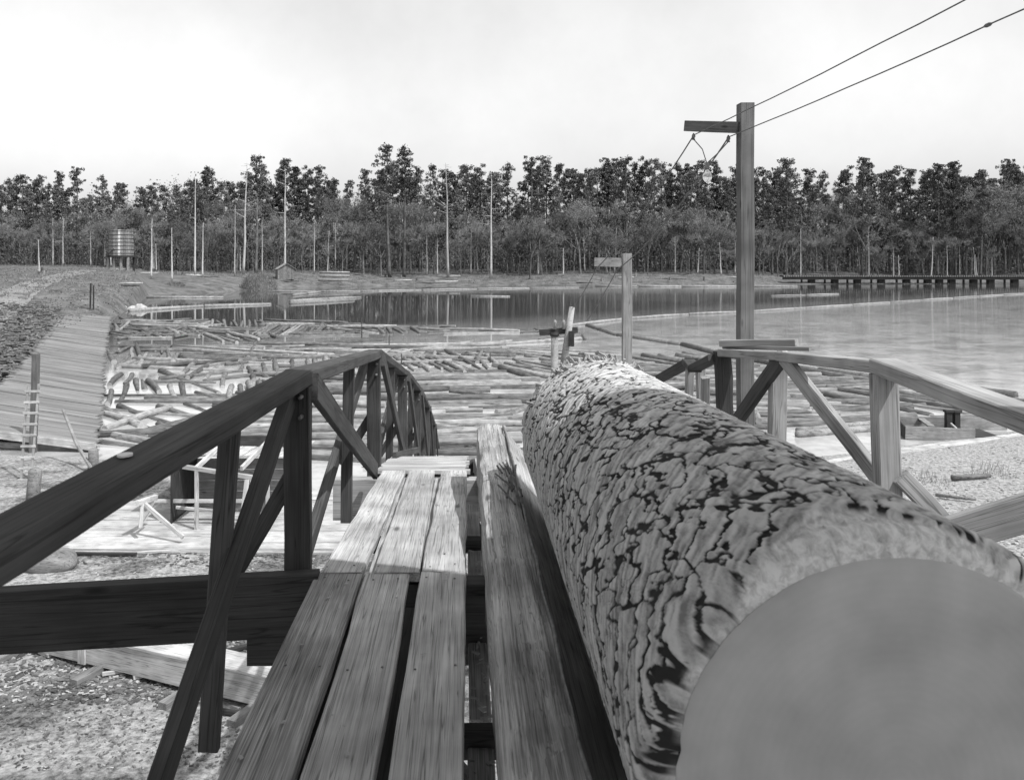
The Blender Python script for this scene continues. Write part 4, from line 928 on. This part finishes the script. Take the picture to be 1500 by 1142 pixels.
# chips, bark and weeds on the near banks
cb = [mesh('c', *board_geo(1, .5, .12, 1, .05, .03), M_chip)]
bufc, bufb = Buf(), Buf()
v0, f0 = [(-.5, -.25, 0), (.5, -.2, 0), (.45, .25, 0), (-.4, .2, 0), (-.4, -.2, .12), (.4, -.15, .12), (.35, .2, .12), (-.3, .15, .12)], [(4, 5, 6, 7), (0, 1, 5, 4), (1, 2, 6, 5), (2, 3, 7, 6), (3, 0, 4, 7)]
def scat(buf, n, reg, s0_, s1_):
    for _ in range(n):
        px_, py_ = random.uniform(reg[0], reg[2]), random.uniform(reg[1], reg[3]); d = -WATER*F/(py_-VY); p_ = at(px_, py_, d)
        if gz(p_.x, d) < WATER+.04: continue
        s = random.uniform(s0_, s1_)
        buf.add(v0, f0, Matrix.Translation((p_.x, d, gz(p_.x, d)+.01)) @ Matrix.Rotation(random.uniform(0, 6), 4, 'Z') @ Matrix.Rotation(random.uniform(-.5, .5), 4, 'X') @ Matrix.Diagonal((s, s, s, 1)))
scat(bufc, 800, (-60, 965, 480, 1055), .03, .11); scat(bufc, 350, (-60, 960, 480, 1160), .02, .06)
scat(bufc, 500, (0, 805, 500, 960), .03, .10); scat(bufc, 1500, (1180, 660, 1540, 1000), .03, .13)
scat(bufb, 1500, (-60, 955, 480, 1060), .04, .14); scat(bufb, 700, (0, 800, 480, 850), .05, .16); scat(bufb, 450, (1180, 660, 1540, 900), .03, .11)
scat(bufb, 900, (-60, 1040, 480, 1160), .02, .07)
tag(obj('wood_chips', bufc.mesh('wood_chips', M_chip)), 'pale wood chips scattered over the gravel banks', 'wood chips', kind='stuff')
tag(obj('bark_scraps', bufb.mesh('bark_scraps', M_barkchip)), 'dark scraps of bark scattered over the gravel banks', 'bark scraps', kind='stuff')
# heap of broken bark and slabs left of the rollway
hb, hp = Buf(), Buf()
for _ in range(2600):
    y_ = random.uniform(38, 112); xl_ = float(np.interp(y_, [p[0] for p in PL], [p[1] for p in PL])); x_ = xl_-.4-abs(random.gauss(0, 1))*.085*y_
    s = random.uniform(.1, .42); b_ = hp if random.random() < .3 else hb
    b_.add(v0, f0, Matrix.Translation((x_, y_, gz(x_, y_)+random.uniform(0, .7))) @ Matrix.Rotation(random.uniform(0, 6), 4, 'Z') @ Matrix.Rotation(random.uniform(-1.3, 1.3), 4, 'X') @ Matrix.Diagonal((s*random.uniform(.8, 2.5), s, s*2, 1)))
tag(obj('bark_heap', hb.mesh('bark_heap', M_barkchip)), 'heap of dark broken bark on the bank left of the rollway', 'bark heap', kind='stuff')
tag(obj('slab_heap', hp.mesh('slab_heap', M_ramp)), 'pale broken slabs scattered in the bark heap left of the rollway', 'slab heap', kind='stuff')

# ------------------------------------------------------------------ far shore: tower, cabin, trestle
TW = 222
tb = at(178, 401, TW); tg = gz(tb.x, TW)
wt = thing('water_tower', 'wooden stave water tank on a squat timber stand at the edge of the forest', 'water tower', (tb.x, TW, tg))
tr0, tr1 = at(160, 376, TW), at(195, 376, TW); rad = (tr1.x-tr0.x)/2; zt0 = at(0, 374, TW).z; zt1 = at(0, 337, TW).z; cx = (tr0.x+tr1.x)/2
ns = 30
for k in range(ns):
    t0, t1 = 2*math.pi*k/ns, 2*math.pi*(k+.93)/ns; v = []
    for z_, r_ in ((zt0, rad), (zt1, rad*.93)):
        for t in (t0, t1):
            for q_ in (1.0, .95): v.append((cx+r_*q_*math.cos(t)-tb.x, r_*q_*math.sin(t), z_-tg))
    white = abs(((t0+t1)/2)-math.pi*1.56) < .13
    o = obj('stave', mesh('stave', v, [(0, 2, 6, 4), (1, 5, 7, 3), (0, 4, 5, 1), (2, 3, 7, 6), (4, 6, 7, 5), (0, 1, 3, 2)], M_cer if white else (M_cabin if k % 3 else M_railr)), wt)
    if white: o['label'] = 'whitewashed stave'
for z_ in np.linspace(zt0+.5, zt1-.3, 7):
    r_ = rad*(1-.07*(z_-zt0)/(zt1-zt0))+.05; tube('hoop', [(cx+r_*math.cos(t), TW+r_*math.sin(t), z_) for t in np.linspace(0, 2*math.pi, 33)], [.06]*33, M_dark, wt, 5)
tube('inner_tank', [(cx, TW, zt0+.05), (cx, TW, zt1-.4)], [rad*.93, rad*.86], M_dark, wt, 24)
tube('platform', [(cx, TW, zt0-.45), (cx, TW, zt0)], [rad*1.17, rad*1.17], M_dark, wt, 16, False)
for ix in range(4):
    for iy in range(2):
        x_ = cx+(ix-1.5)*rad*.55; y_ = TW+(iy-.5)*2.2*rad*.6-(.3 if ix in (1, 2) else 0); board('stand_leg', (x_, y_, tg-.6), (x_, y_, zt0-.45), .5, .5, M_railr if iy == 0 else M_dark, wt, up=(0, 1, 0), n=1)
board('brace', (cx-rad*1.3, TW-rad, zt0-1.6), (cx-rad*.2, TW-rad*1.05, zt0+1.6), .25, .2, M_dark, wt)
CB = 258
c0 = at(418, 404, CB); cg = gz(c0.x, CB)-.1
cab = thing('cabin', 'small gabled plank cabin standing at the water edge', 'cabin', (c0.x, CB, cg))
cw, chh, cdp = 5.0, 3.0, 4.5; cg2 = cg
rzc = .35; Rm = Matrix.Translation((c0.x, CB, cg)) @ Matrix.Rotation(rzc, 4, 'Z')
for k in range(12):
    x_ = -cw/2+(k+.5)*cw/12; h_ = chh+1.5*(1-abs(x_)/(cw/2))
    v, f = board_geo(h_, cw/12*.95, .06, 1, 0, .01); obj('wall_board', mesh('wall_board', v, f, M_cabin), cab, Rm @ frame((x_, -cdp/2, 0), (x_, -cdp/2, h_), (0, 1, 0)))
for sgn in (-1, 1):
    v, f = board_geo(cdp, .06, chh, 1, 0, .01); obj('side_wall', mesh('side_wall', v, f, M_cabin), cab, Rm @ frame((sgn*cw/2, -cdp/2, chh/2), (sgn*cw/2, cdp/2, chh/2)))
    v, f = board_geo(cdp+.8, cw/2*1.32, .1, 1, 0, .01)
    up = Vector((sgn*1.5, 0, cw/2)).normalized(); mid = Vector((sgn*(cw/4+.15), 0, chh+.75+.05))
    obj('roof_slope', mesh('roof_slope', v, f, M_roofm), cab, Rm @ frame(mid-Vector((0, cdp/2+.4, 0)), mid+Vector((0, cdp/2+.4, 0)), up))
v, f = board_geo(cw, .06, chh, 1, 0, .01); obj('back_wall', mesh('back_wall', v, f, M_cabin), cab, Rm @ frame((-cw/2, cdp/2, chh/2), (cw/2, cdp/2, chh/2)))
ts = thing('railway_trestle', 'long low timber trestle running along the far right shore', 'trestle', (at(1300, 412, 296).x, 296, -7))
ta, tbb = at(1145, 404.5, 292), at(1640, 404.8, 300)
board('deck_beam', ta, tbb, 2.6, .3, M_pale, ts, n=6); board('under_beam', ta+Vector((0, -.9, -.65)), tbb+Vector((0, -.9, -.65)), .4, .9, M_dark, ts, n=4)
tie = Buf()
for k in range(150): c = ta.lerp(tbb, k/149); bboard(tie, c+Vector((0, -1.7, .0)), c+Vector((0, 1.6, .0)), .22, .4)
o = obj('cross_ties', tie.mesh('cross_ties', M_dark), ts, Matrix.Identity(4)); o['kind'] = 'stuff'
for px_ in (1188, 1222, 1255, 1290, 1327, 1358, 1375, 1393, 1425, 1450, 1485, 1520):
    c = at(px_, 410, 293+(px_-1145)*.016); board('pier', (c.x, c.y-.3, -7.3), (c.x, c.y-.3, at(0, 407.4, 293).z), 2.0, 1.6, M_dark, ts, up=(0, 1, 0), n=1)
    board('pile', (c.x-3.2, c.y-.2, -7.3), (c.x-3.2, c.y-.2, at(0, 407.4, 293).z), .5, .5, M_dark, ts, up=(0, 1, 0), n=1)

# ------------------------------------------------------------------ the forest
def pine_mesh(seed, H, crown, spread, dens=1.0):
    r = random.Random(seed); tv, tf = Buf(), Buf()
    bx_, by_ = r.uniform(-.6, .6), r.uniform(-.6, .6)
    def tp(h): t = h/H; return Vector((bx_*math.sin(t*2.4), by_*math.sin(t*2), h))
    tv.add(*tube_geo([tp(H*t) for t in (0, .05, .2, .4, .6, .8, .93, 1)], [.36*(1-t*.88)*(H/28)*1.0 for t in (-.25, 0, .2, .4, .6, .8, .93, 1)], 6))
    h = H*(1-crown)
    n = int(19*crown/.4)
    for i in range(n):
        hh = h+(H-h)*((i+r.random())/n); tt = (hh-h)/(H-h)
        wd = spread*(1-tt**2.4)*(.55+.45*min(1, tt*4+.35))*r.uniform(.35, 1.3)+.4
        a = r.uniform(0, 2*math.pi); base = tp(min(hh, H*.98)); tip = base+Vector((math.cos(a)*wd, math.sin(a)*wd, wd*r.uniform(.05, .45)))
        tv.add(*tube_geo([base, base.lerp(tip, .6)-Vector((0, 0, .1)), tip], [.10, .06, .03], 3, False))
        for c in range(r.choice([2, 3, 3, 4])):
            cc = base.lerp(tip, r.uniform(.5, 1.05))+Vector((r.gauss(0, .5), r.gauss(0, .5), r.gauss(.15, .35))); cr = r.uniform(.38, .85)
            for k in range(int(42*dens)):
                d = Vector((r.gauss(0, 1), r.gauss(0, 1), r.gauss(0, .62))); d = d.normalized()*cr*r.random()**.4; p = cc+d
                u = Vector((r.gauss(0, 1), r.gauss(0, 1), r.gauss(.3, 1))).normalized(); w_ = u.cross(Vector((r.gauss(0, 1), r.gauss(0, 1), r.gauss(0, 1)))).normalized(); s = r.uniform(.12, .30)
                b = len(tf.v); tf.v += [tuple(p-u*s), tuple(p+w_*s*.55), tuple(p+u*s), tuple(p-w_*s*.55)]; tf.f.append((b, b+1, b+2, b+3))
    return tv.mesh('trunk', M_trunk, True), tf.mesh('crown', M_pine)
def hardwood_mesh(seed, H, m=None, twig=1.0):
    r = random.Random(seed); tv, tf = Buf(), Buf()
    def grow(p, d, l, rad_, lev):
        e = p+d*l; mid = p.lerp(e, .5)+Vector((r.gauss(0, l*.04), r.gauss(0, l*.04), 0))
        tv.add(*tube_geo([p, mid, e], [rad_, rad_*.85, rad_*.62], 5 if lev < 2 else 3, False))
        if lev >= 4 or l < .9:
            for k in range(int(11*twig)):
                q = p.lerp(e, r.uniform(.2, 1.1)); u = (d+Vector((r.gauss(0, .8), r.gauss(0, .8), r.gauss(.2, .6)))).normalized()*r.uniform(.5, 1.3); s = u.cross(Vector((r.gauss(0, 1), r.gauss(0, 1), r.gauss(0, 1)))).normalized()*.045
                b = len(tf.v); tf.v += [tuple(q), tuple(q+s), tuple(q+u)]; tf.f.append((b, b+1, b+2))
                for z in range(3):
                    qq = q+u*r.random()+Vector((r.gauss(0, .15), r.gauss(0, .15), r.gauss(0, .15))); a = Vector((r.gauss(0, 1), r.gauss(0, 1), r.gauss(0, 1))).normalized()*r.uniform(.06, .15); c = a.cross(Vector((r.gauss(0, 1), r.gauss(0, 1), r.gauss(0, 1)))).normalized()*.09
                    b = len(tf.v); tf.v += [tuple(qq-a), tuple(qq+c), tuple(qq+a)]; tf.f.append((b, b+1, b+2))
            return
        for k in range(3 if lev < 3 else 2):
            nd = (d+Vector((r.gauss(0, .42), r.gauss(0, .42), r.gauss(.12, .2)))).normalized(); grow(p.lerp(e, r.uniform(.72, 1)), nd, l*r.uniform(.58, .78), rad_*.6, lev+1)
    t0 = H*.34; top = Vector((r.gauss(0, .4), r.gauss(0, .4), t0))
    tv.add(*tube_geo([(0, 0, -.4), tuple(top*.5), tuple(top)], [.26*H/18, .2*H/18, .16*H/18], 6, False))
    for k in range(4): grow(top*r.uniform(.72, 1), Vector((r.gauss(0, .42), r.gauss(0, .42), 1)).normalized(), H*.22, .12*H/18, 1)
    return tv.mesh('trunk', M_trunk, True), tf.mesh('crown', M_twig)
def snag_mesh(seed, H, branches=10):
    r = random.Random(seed); tv = Buf(); ln = r.uniform(-.03, .03)
    tv.add(*tube_geo([(H*t*ln+r.gauss(0, .06), r.gauss(0, .06), H*t) for t in (0, .1, .3, .5, .7, .9, 1)], [.30*(1-.8*t)*H/24 for t in (-.1, .1, .3, .5, .7, .9, 1)], 6))
    for k in range(branches):
        h = H*r.uniform(.5, .99); a = r.uniform(0, 6.3); l = r.uniform(.6, 3)*(1.15-h/H)*2+.4; p = Vector((h*ln, 0, h)); e = p+Vector((math.cos(a)*l, math.sin(a)*l, l*r.uniform(-.1, .5)))
        tv.add(*tube_geo([p, e], [.06, .025], 3, False))
    return tv.mesh('trunk', M_snag, True)
PINES = [pine_mesh(100+i, 27, [.6, .7, .78, .45, .85, .68, .72, .42, .8, .62][i], [2.1, 2.6, 3.0, 1.9, 2.3, 3.2, 1.6, 2.0, 2.7, 3.3][i]) for i in range(10)]
HARD = [hardwood_mesh(200+i, 18) for i in range(6)]
SNAG = [snag_mesh(300+i, 24, [0, 10, 22, 6][i]) for i in range(4)]
def plant(kind, px_, d, h, label, grp=None, group_name=None, dx=0):
    x_ = (px_-VX)*d/F; g = gz(x_, d)-.1
    if kind == 'snag':
        me = random.choice(SNAG) if grp is None else SNAG[grp]; t = thing('dead_tree', label, 'dead tree', (x_, d, g), random.uniform(0, 6), group_name); s = h/24; t.scale = (max(s, .8), max(s, .8), s)
        o = obj('trunk', me, t); return t
    if kind == 'pine': ms = PINES[grp if grp is not None else random.randrange(10)]; s = h/27; nm = 'pine_tree'; cat = 'pine tree'
    else: ms = HARD[random.randrange(6)]; s = h/18; nm = 'bare_hardwood_tree'; cat = 'hardwood tree'
    t = thing(nm, label, cat, (x_, d, g), random.uniform(0, 6), group_name); w_ = s*random.uniform(.85, 1.15); t.scale = (w_, w_, s)
    obj('trunk', ms[0], t); obj('crown', ms[1], t); return t
def base_d(px_): return float(np.interp(px_, [-100, 100, 200, 330, 480, 560, 1100, 1200, 1600], [318, 300, 268, 262, 284, 290, 296, 310, 318]))
def topy(px_): return float(np.interp(px_, [-50, 20, 80, 150, 190, 230, 300, 420, 480, 520, 560, 640, 700, 760, 830, 900, 1000, 1080, 1150, 1200, 1300, 1400, 1470, 1600], [272, 274, 274, 280, 286, 270, 262, 262, 258, 285, 262, 262, 262, 255, 252, 247, 246, 255, 250, 268, 256, 258, 262, 255]))
LMK = [(60, 'at the far left edge'), (140, 'beyond the clearing left of the water tower'), (215, 'behind the water tower'), (285, 'right of the water tower'), (345, 'right of the leaning bleached trunk'), (400, 'left of the cabin'), (450, 'behind the cabin'), (540, 'left of the two tallest pines'), (620, 'around the two tallest pines'), (690, 'by the thin dead tree with twiggy top'), (760, 'right of the thin dead tree'), (830, 'around the curved pale hardwood'), (905, 'left of the short pole'), (1000, 'between the short pole and the bulb'), (1080, 'behind the hanging bulb'), (1150, 'just right of the tall pole'), (1230, 'over the left end of the trestle'), (1330, 'over the middle of the trestle'), (1420, 'over the right part of the trestle'), (9999, 'at the far right edge')]
def lmk(px_):
    for a, t in LMK:
        if px_ < a: return t
def tree_label(kind, px_, h, row):
    sz = 'tall' if h > (27 if kind == 'pine' else 18) else ('short' if h < (21 if kind == 'pine' else 13) else 'middling')
    where = ['in the front row', 'in the second row', 'in the back row'][min(row, 2)]
    return '%s %s %s, %s' % (sz, {'pine': 'dark pine', 'hard': 'grey bare hardwood', 'snag': 'slender dead trunk'}[kind], where, lmk(px_))
# named, conspicuous trees
def tall(kind, px_, d, py, label, grp=None):
    x_ = (px_-VX)*d/F; h = (VY-py)*d/F-gz(x_, d); return plant(kind, px_, d, h, label, grp)
tall('pine', 571, 286, 212, 'left of the two tallest pines standing above the middle of the forest', 3)
tall('pine', 592, 288, 216, 'right of the two tallest pines standing above the middle of the forest', 7)
tall('pine', 375, 270, 228, 'tall slim pine rising beside the bleached dead trunk on the left', 3)
tall('snag', 357, 262, 236, 'tall bleached dead tree left of the slim pine', 2)
tall('snag', 286, 238, 260, 'thin leaning bleached trunk between the water tower and the cabin', 0)
tall('snag', 656, 284, 238, 'thin dead tree with a spray of bare twigs at its top', 2)
tall('snag', 417, 272, 246, 'dead tree with bare top above the cabin', 1)
tall('snag', 719, 284, 250, 'straight thin dead trunk right of the forest middle', 1)
tall('pine', 779, 300, 230, 'broad topped tall pine above a curved pale trunk', 1)
tall('hard', 776, 284, 290, 'pale curved bare hardwood at the foot of the far bank', None)
tall('pine', 919, 312, 230, 'tall pine rising above the short pole', 3)
tall('pine', 960, 312, 233, 'broad topped pine left of the hanging bulb', 9)
tall('pine', 1150, 316, 233, 'dark tall pine just right of the tall pole', 2)
tall('pine', 1262, 318, 232, 'narrow pine spiring above the right forest', 6)
tall('pine', 1373, 318, 241, 'left of two narrow pines spiring over the trestle', 6)
tall('pine', 1400, 318, 238, 'right of two narrow pines spiring over the trestle', 6)
tall('pine', 1436, 318, 250, 'narrow pine near the right edge of the forest', 6)
tall('snag', 252, 214, 333, 'short pale bare pole standing between water tower and pond', 0)
tall('snag', 57, 190, 350, 'thin bare pole standing in the clearing at the far left', 0)
tall('snag', 344, 250, 300, 'slim pale dead trunk left of the cabin', 0)
tall('snag', 297, 232, 325, 'short dead trunk right of the leaning bleached one', 0)
tall('snag', 222, 215, 320, 'thin bare trunk just right of the water tower', 0)
npine = 0
gp = ['pines along the far left shore', 'pines along the middle of the far shore', 'pines along the far right shore']
for i in range(285):
    px_ = -70+1670*(i+random.random())/285; row = random.choice([0, 1, 1, 2, 2, 2]); d = base_d(px_)+8+row*16+random.uniform(0, 12)
    x_ = (px_-VX)*d/F; h = (VY-topy(px_)-random.choice([random.gauss(3, 7), random.gauss(-10, 10), random.gauss(-14, 8)]))*d/F-gz(x_, d)
    h *= random.uniform(.45, .95) if row == 0 else (random.uniform(.7, 1) if row == 1 else 1)
    z = 0 if px_ < 500 else (1 if px_ < 1080 else 2)
    plant('pine', px_, d, max(12, h), tree_label('pine', px_, h, row), None, gp[z])
for i in range(250):
    px_ = -70+1670*(i+random.random())/250; rw_ = random.choice([0, 0, 1, 2]); d = base_d(px_)+rw_*10+random.uniform(0, 8); hh_ = (random.uniform(9, 27)+rw_*4)*(1 if px_ > 420 else .85)*(.62+.72*float(vnoise(np.array(px_/55.0), np.array(3.3), 6)))
    plant('hard', px_, d, hh_, tree_label('hard', px_, hh_, rw_), None, 'bare hardwoods along the far shore')
for i in range(44):
    px_ = random.uniform(-30, 1500); d = base_d(px_)+random.uniform(-4, 8)
    hh_ = random.uniform(7, 17); plant('snag', px_, d, hh_, tree_label('snag', px_, hh_, 0), None, 'dead trunks along the far shore')
# forest beyond, and undergrowth: nobody could count it
def leafmass(n, y_off, hmax, size, seed, xr=(-130, 1680), flat=1.0, lo=0.0):
    r = np.random.default_rng(seed); px_ = r.uniform(xr[0], xr[1], n); d = np.interp(px_, [-100, 100, 200, 330, 480, 560, 1100, 1200, 1600], [318, 300, 268, 262, 284, 290, 296, 310, 318])+r.uniform(y_off[0], y_off[1], n)
    x_ = (px_-VX)*d/F; env = fbm(x_/7, d/12, seed, 4)*2.2-.45
    h = lo+r.random(n)**.9*hmax*np.clip(env, .12, 1.1); z_ = ground_z(x_, d)+h
    c = np.stack([x_, d, z_], -1)
    u = r.normal(size=(n, 3)); u /= np.linalg.norm(u, axis=1)[:, None]; w_ = np.cross(u, r.normal(size=(n, 3))); w_ /= np.linalg.norm(w_, axis=1)[:, None]
    s = r.uniform(.5, 1, n)[:, None]*size
    V_ = np.stack([c-u*s, c+w_*s*.6, c+u*s, c-w_*s*.6], 1).reshape(-1, 3); return V_, np.arange(n*4).reshape(n, 4)
me = bpy.data.meshes.new('undergrowth'); V_, Q_ = leafmass(120000, (2, 40), 24, .24, 4); np_mesh(me, V_, Q_, M_brush, False)
tag(obj('undergrowth', me), 'tangled undergrowth filling the foot of the far forest', 'undergrowth', kind='stuff')
me = bpy.data.meshes.new('deep_forest'); V_, Q_ = leafmass(230000, (26, 80), 30, .46, 8, (-200, 1760)); np_mesh(me, V_, Q_, M_pine, False)
tag(obj('deep_forest', me), 'dark depth of forest filling the gaps behind the front pines', 'forest', kind='stuff')
me = bpy.data.meshes.new('dry_grass'); V_, Q_ = leafmass(26000, (-24, 4), .5, .16, 12); np_mesh(me, V_, Q_, M_grass, False)
tag(obj('dry_grass', me), 'dry grass and low weeds on the far bank', 'grass', kind='stuff')
# left clearing: brush and grass, stumps, slash
r = np.random.default_rng(5); n = 30000; d = 60+180*r.random(n)**.7; x_ = -(r.uniform(0, 1, n)*.36+.36)*d-2; c = np.stack([x_, d, ground_z(x_, d)+r.uniform(0, .35, n)], -1)
ok = c[:, 2] > WATER+.2; c = c[ok]; n = len(c); u = r.normal(size=(n, 3)); u /= np.linalg.norm(u, axis=1)[:, None]; w_ = np.cross(u, r.normal(size=(n, 3))); s = .14
me = bpy.data.meshes.new('clearing_weeds'); np_mesh(me, np.stack([c-u*s, c+w_*s*.3, c+u*s, c-w_*s*.3], 1).reshape(-1, 3), np.arange(n*4).reshape(n, 4), M_grass, False)
tag(obj('clearing_weeds', me), 'low weeds covering the clearing by the dirt road', 'weeds', kind='stuff')
def bush(px_, d, w_, h, label, n_=1600):
    x0_ = (px_-VX)*d/F; b = Buf(); rr_ = random.Random(int(px_)); m_ = M_brush if d > 60 else M_grass
    for k in range(n_):
        a = rr_.uniform(0, 6.3); q_ = rr_.random()**.6; x1 = math.cos(a)*q_*w_/2; y1 = math.sin(a)*q_*w_/3; hh = rr_.random()*h*(1-q_*q_*.7)
        u = Vector((rr_.gauss(0, .25)+x1*.1, rr_.gauss(0, .25), 1)).normalized()*rr_.uniform(.2, .6)*(1 if d > 60 else .45); s = Vector((rr_.gauss(0, 1), rr_.gauss(0, 1), 0)).normalized()*(.05 if d > 60 else .006)
        p_ = Vector((x1, y1, hh)); b.add([p_-s, p_+s, p_+u], [(0, 1, 2)])
    o = obj('bush', b.mesh('bush', m_)); o.location = (x0_, d, max(gz(x0_, d), WATER)-.1); tag(o, label, 'bush')
bush(380, 222, 9, 5.5, 'twiggy bush growing at the water edge left of the cabin', 2600)
bush(365, 226, 5, 4, 'smaller twiggy bush at the left of the water edge bush', 1200)
bush(255, 205, 5, 1.2, 'low brushy heap at the foot of the short bare pole', 600)
bush(1355, 27, 1.4, .45, 'wispy weed clump on the right gravel bank', 200)
bush(1450, 28, 1.6, .5, 'wispy weed clump on gravel at the right edge', 200)
bush(1305, 27, 1.0, .4, 'small weed clump beside the right post foot', 120)
for i in range(46):
    px_ = random.choice([random.uniform(20, 420), random.uniform(480, 1130)]); d = base_d(px_)-random.uniform(2, 24) if px_ > 430 else random.uniform(150, 255)
    x_ = (px_-VX)*d/F; g = gz(x_, d)
    if g < WATER+.35 or abs(px_-135) < 45: continue
    if i % 2:
        a = random.uniform(-.4, .4); l = random.uniform(3, 8); v, f = tube_geo([(-l/2*math.cos(a), -l/2*math.sin(a), .0), (l/2*math.cos(a), l/2*math.sin(a), .1)], [.22, .16], 7)
        o = obj('fallen_trunk', mesh('fallen_trunk', [tuple(p) for p in v], f, M_snag if i % 4 == 1 else M_trunk, True)); o.location = (x_, d, g+.2); tag(o, 'fallen trunk lying on the cleared far bank', 'fallen trunk', 'fallen trunks on the cleared bank')
    else:
        v, f = tube_geo([(0, 0, -.3), (0, 0, .2), (random.uniform(-.1, .1), 0, random.uniform(.5, 1.2))], [.5, .36, .32], 8); o = obj('stump', mesh('stump', [tuple(p) for p in v], f, M_trunk, True)); o.location = (x_, d, g)
        tag(o, 'short pale stump left standing on the cleared far bank', 'stump', 'stumps on the cleared bank')
for k, (pxa, pxb, py_, d) in enumerate(((468, 512, 399, 264), (468, 512, 404, 262), (466, 510, 410, 259))):
    a, b = at(pxa, py_, d), at(pxb, py_, d); g = max(gz(a.x, d), gz(b.x, d)); a.z = max(a.z, g+.2); b.z = max(b.z, g+.2)
    o = tube('stacked_log', [a, b], [.34, .30], M_railr, None, 8); tag(o, ['topmost pale log of the small stack right of the cabin', 'middle pale log of the small stack right of the cabin', 'lowest pale log of the small stack at the water right of the cabin'][k], 'log')
bm = bmesh.new()
for k in range(5):
    ret = bmesh.ops.create_icosphere(bm, subdivisions=2, radius=random.uniform(.5, .9)); off = Vector((random.uniform(-1.6, 1.6), random.uniform(-.5, .5), random.uniform(-.1, .5)))
    for v_ in ret['verts']: v_.co = Vector((v_.co.x*1.1, v_.co.y, v_.co.z*random.uniform(.7, 1.0)))+off
me = bpy.data.meshes.new('root_wad'); bm.to_mesh(me); bm.free(); me.materials.append(M_pale)
o = obj('root_wad', me); q = at(193, 452, 132); o.location = (q.x, 132, -6.9); tag(o, 'pale upturned root mass at the left edge of the pond', 'root mass')
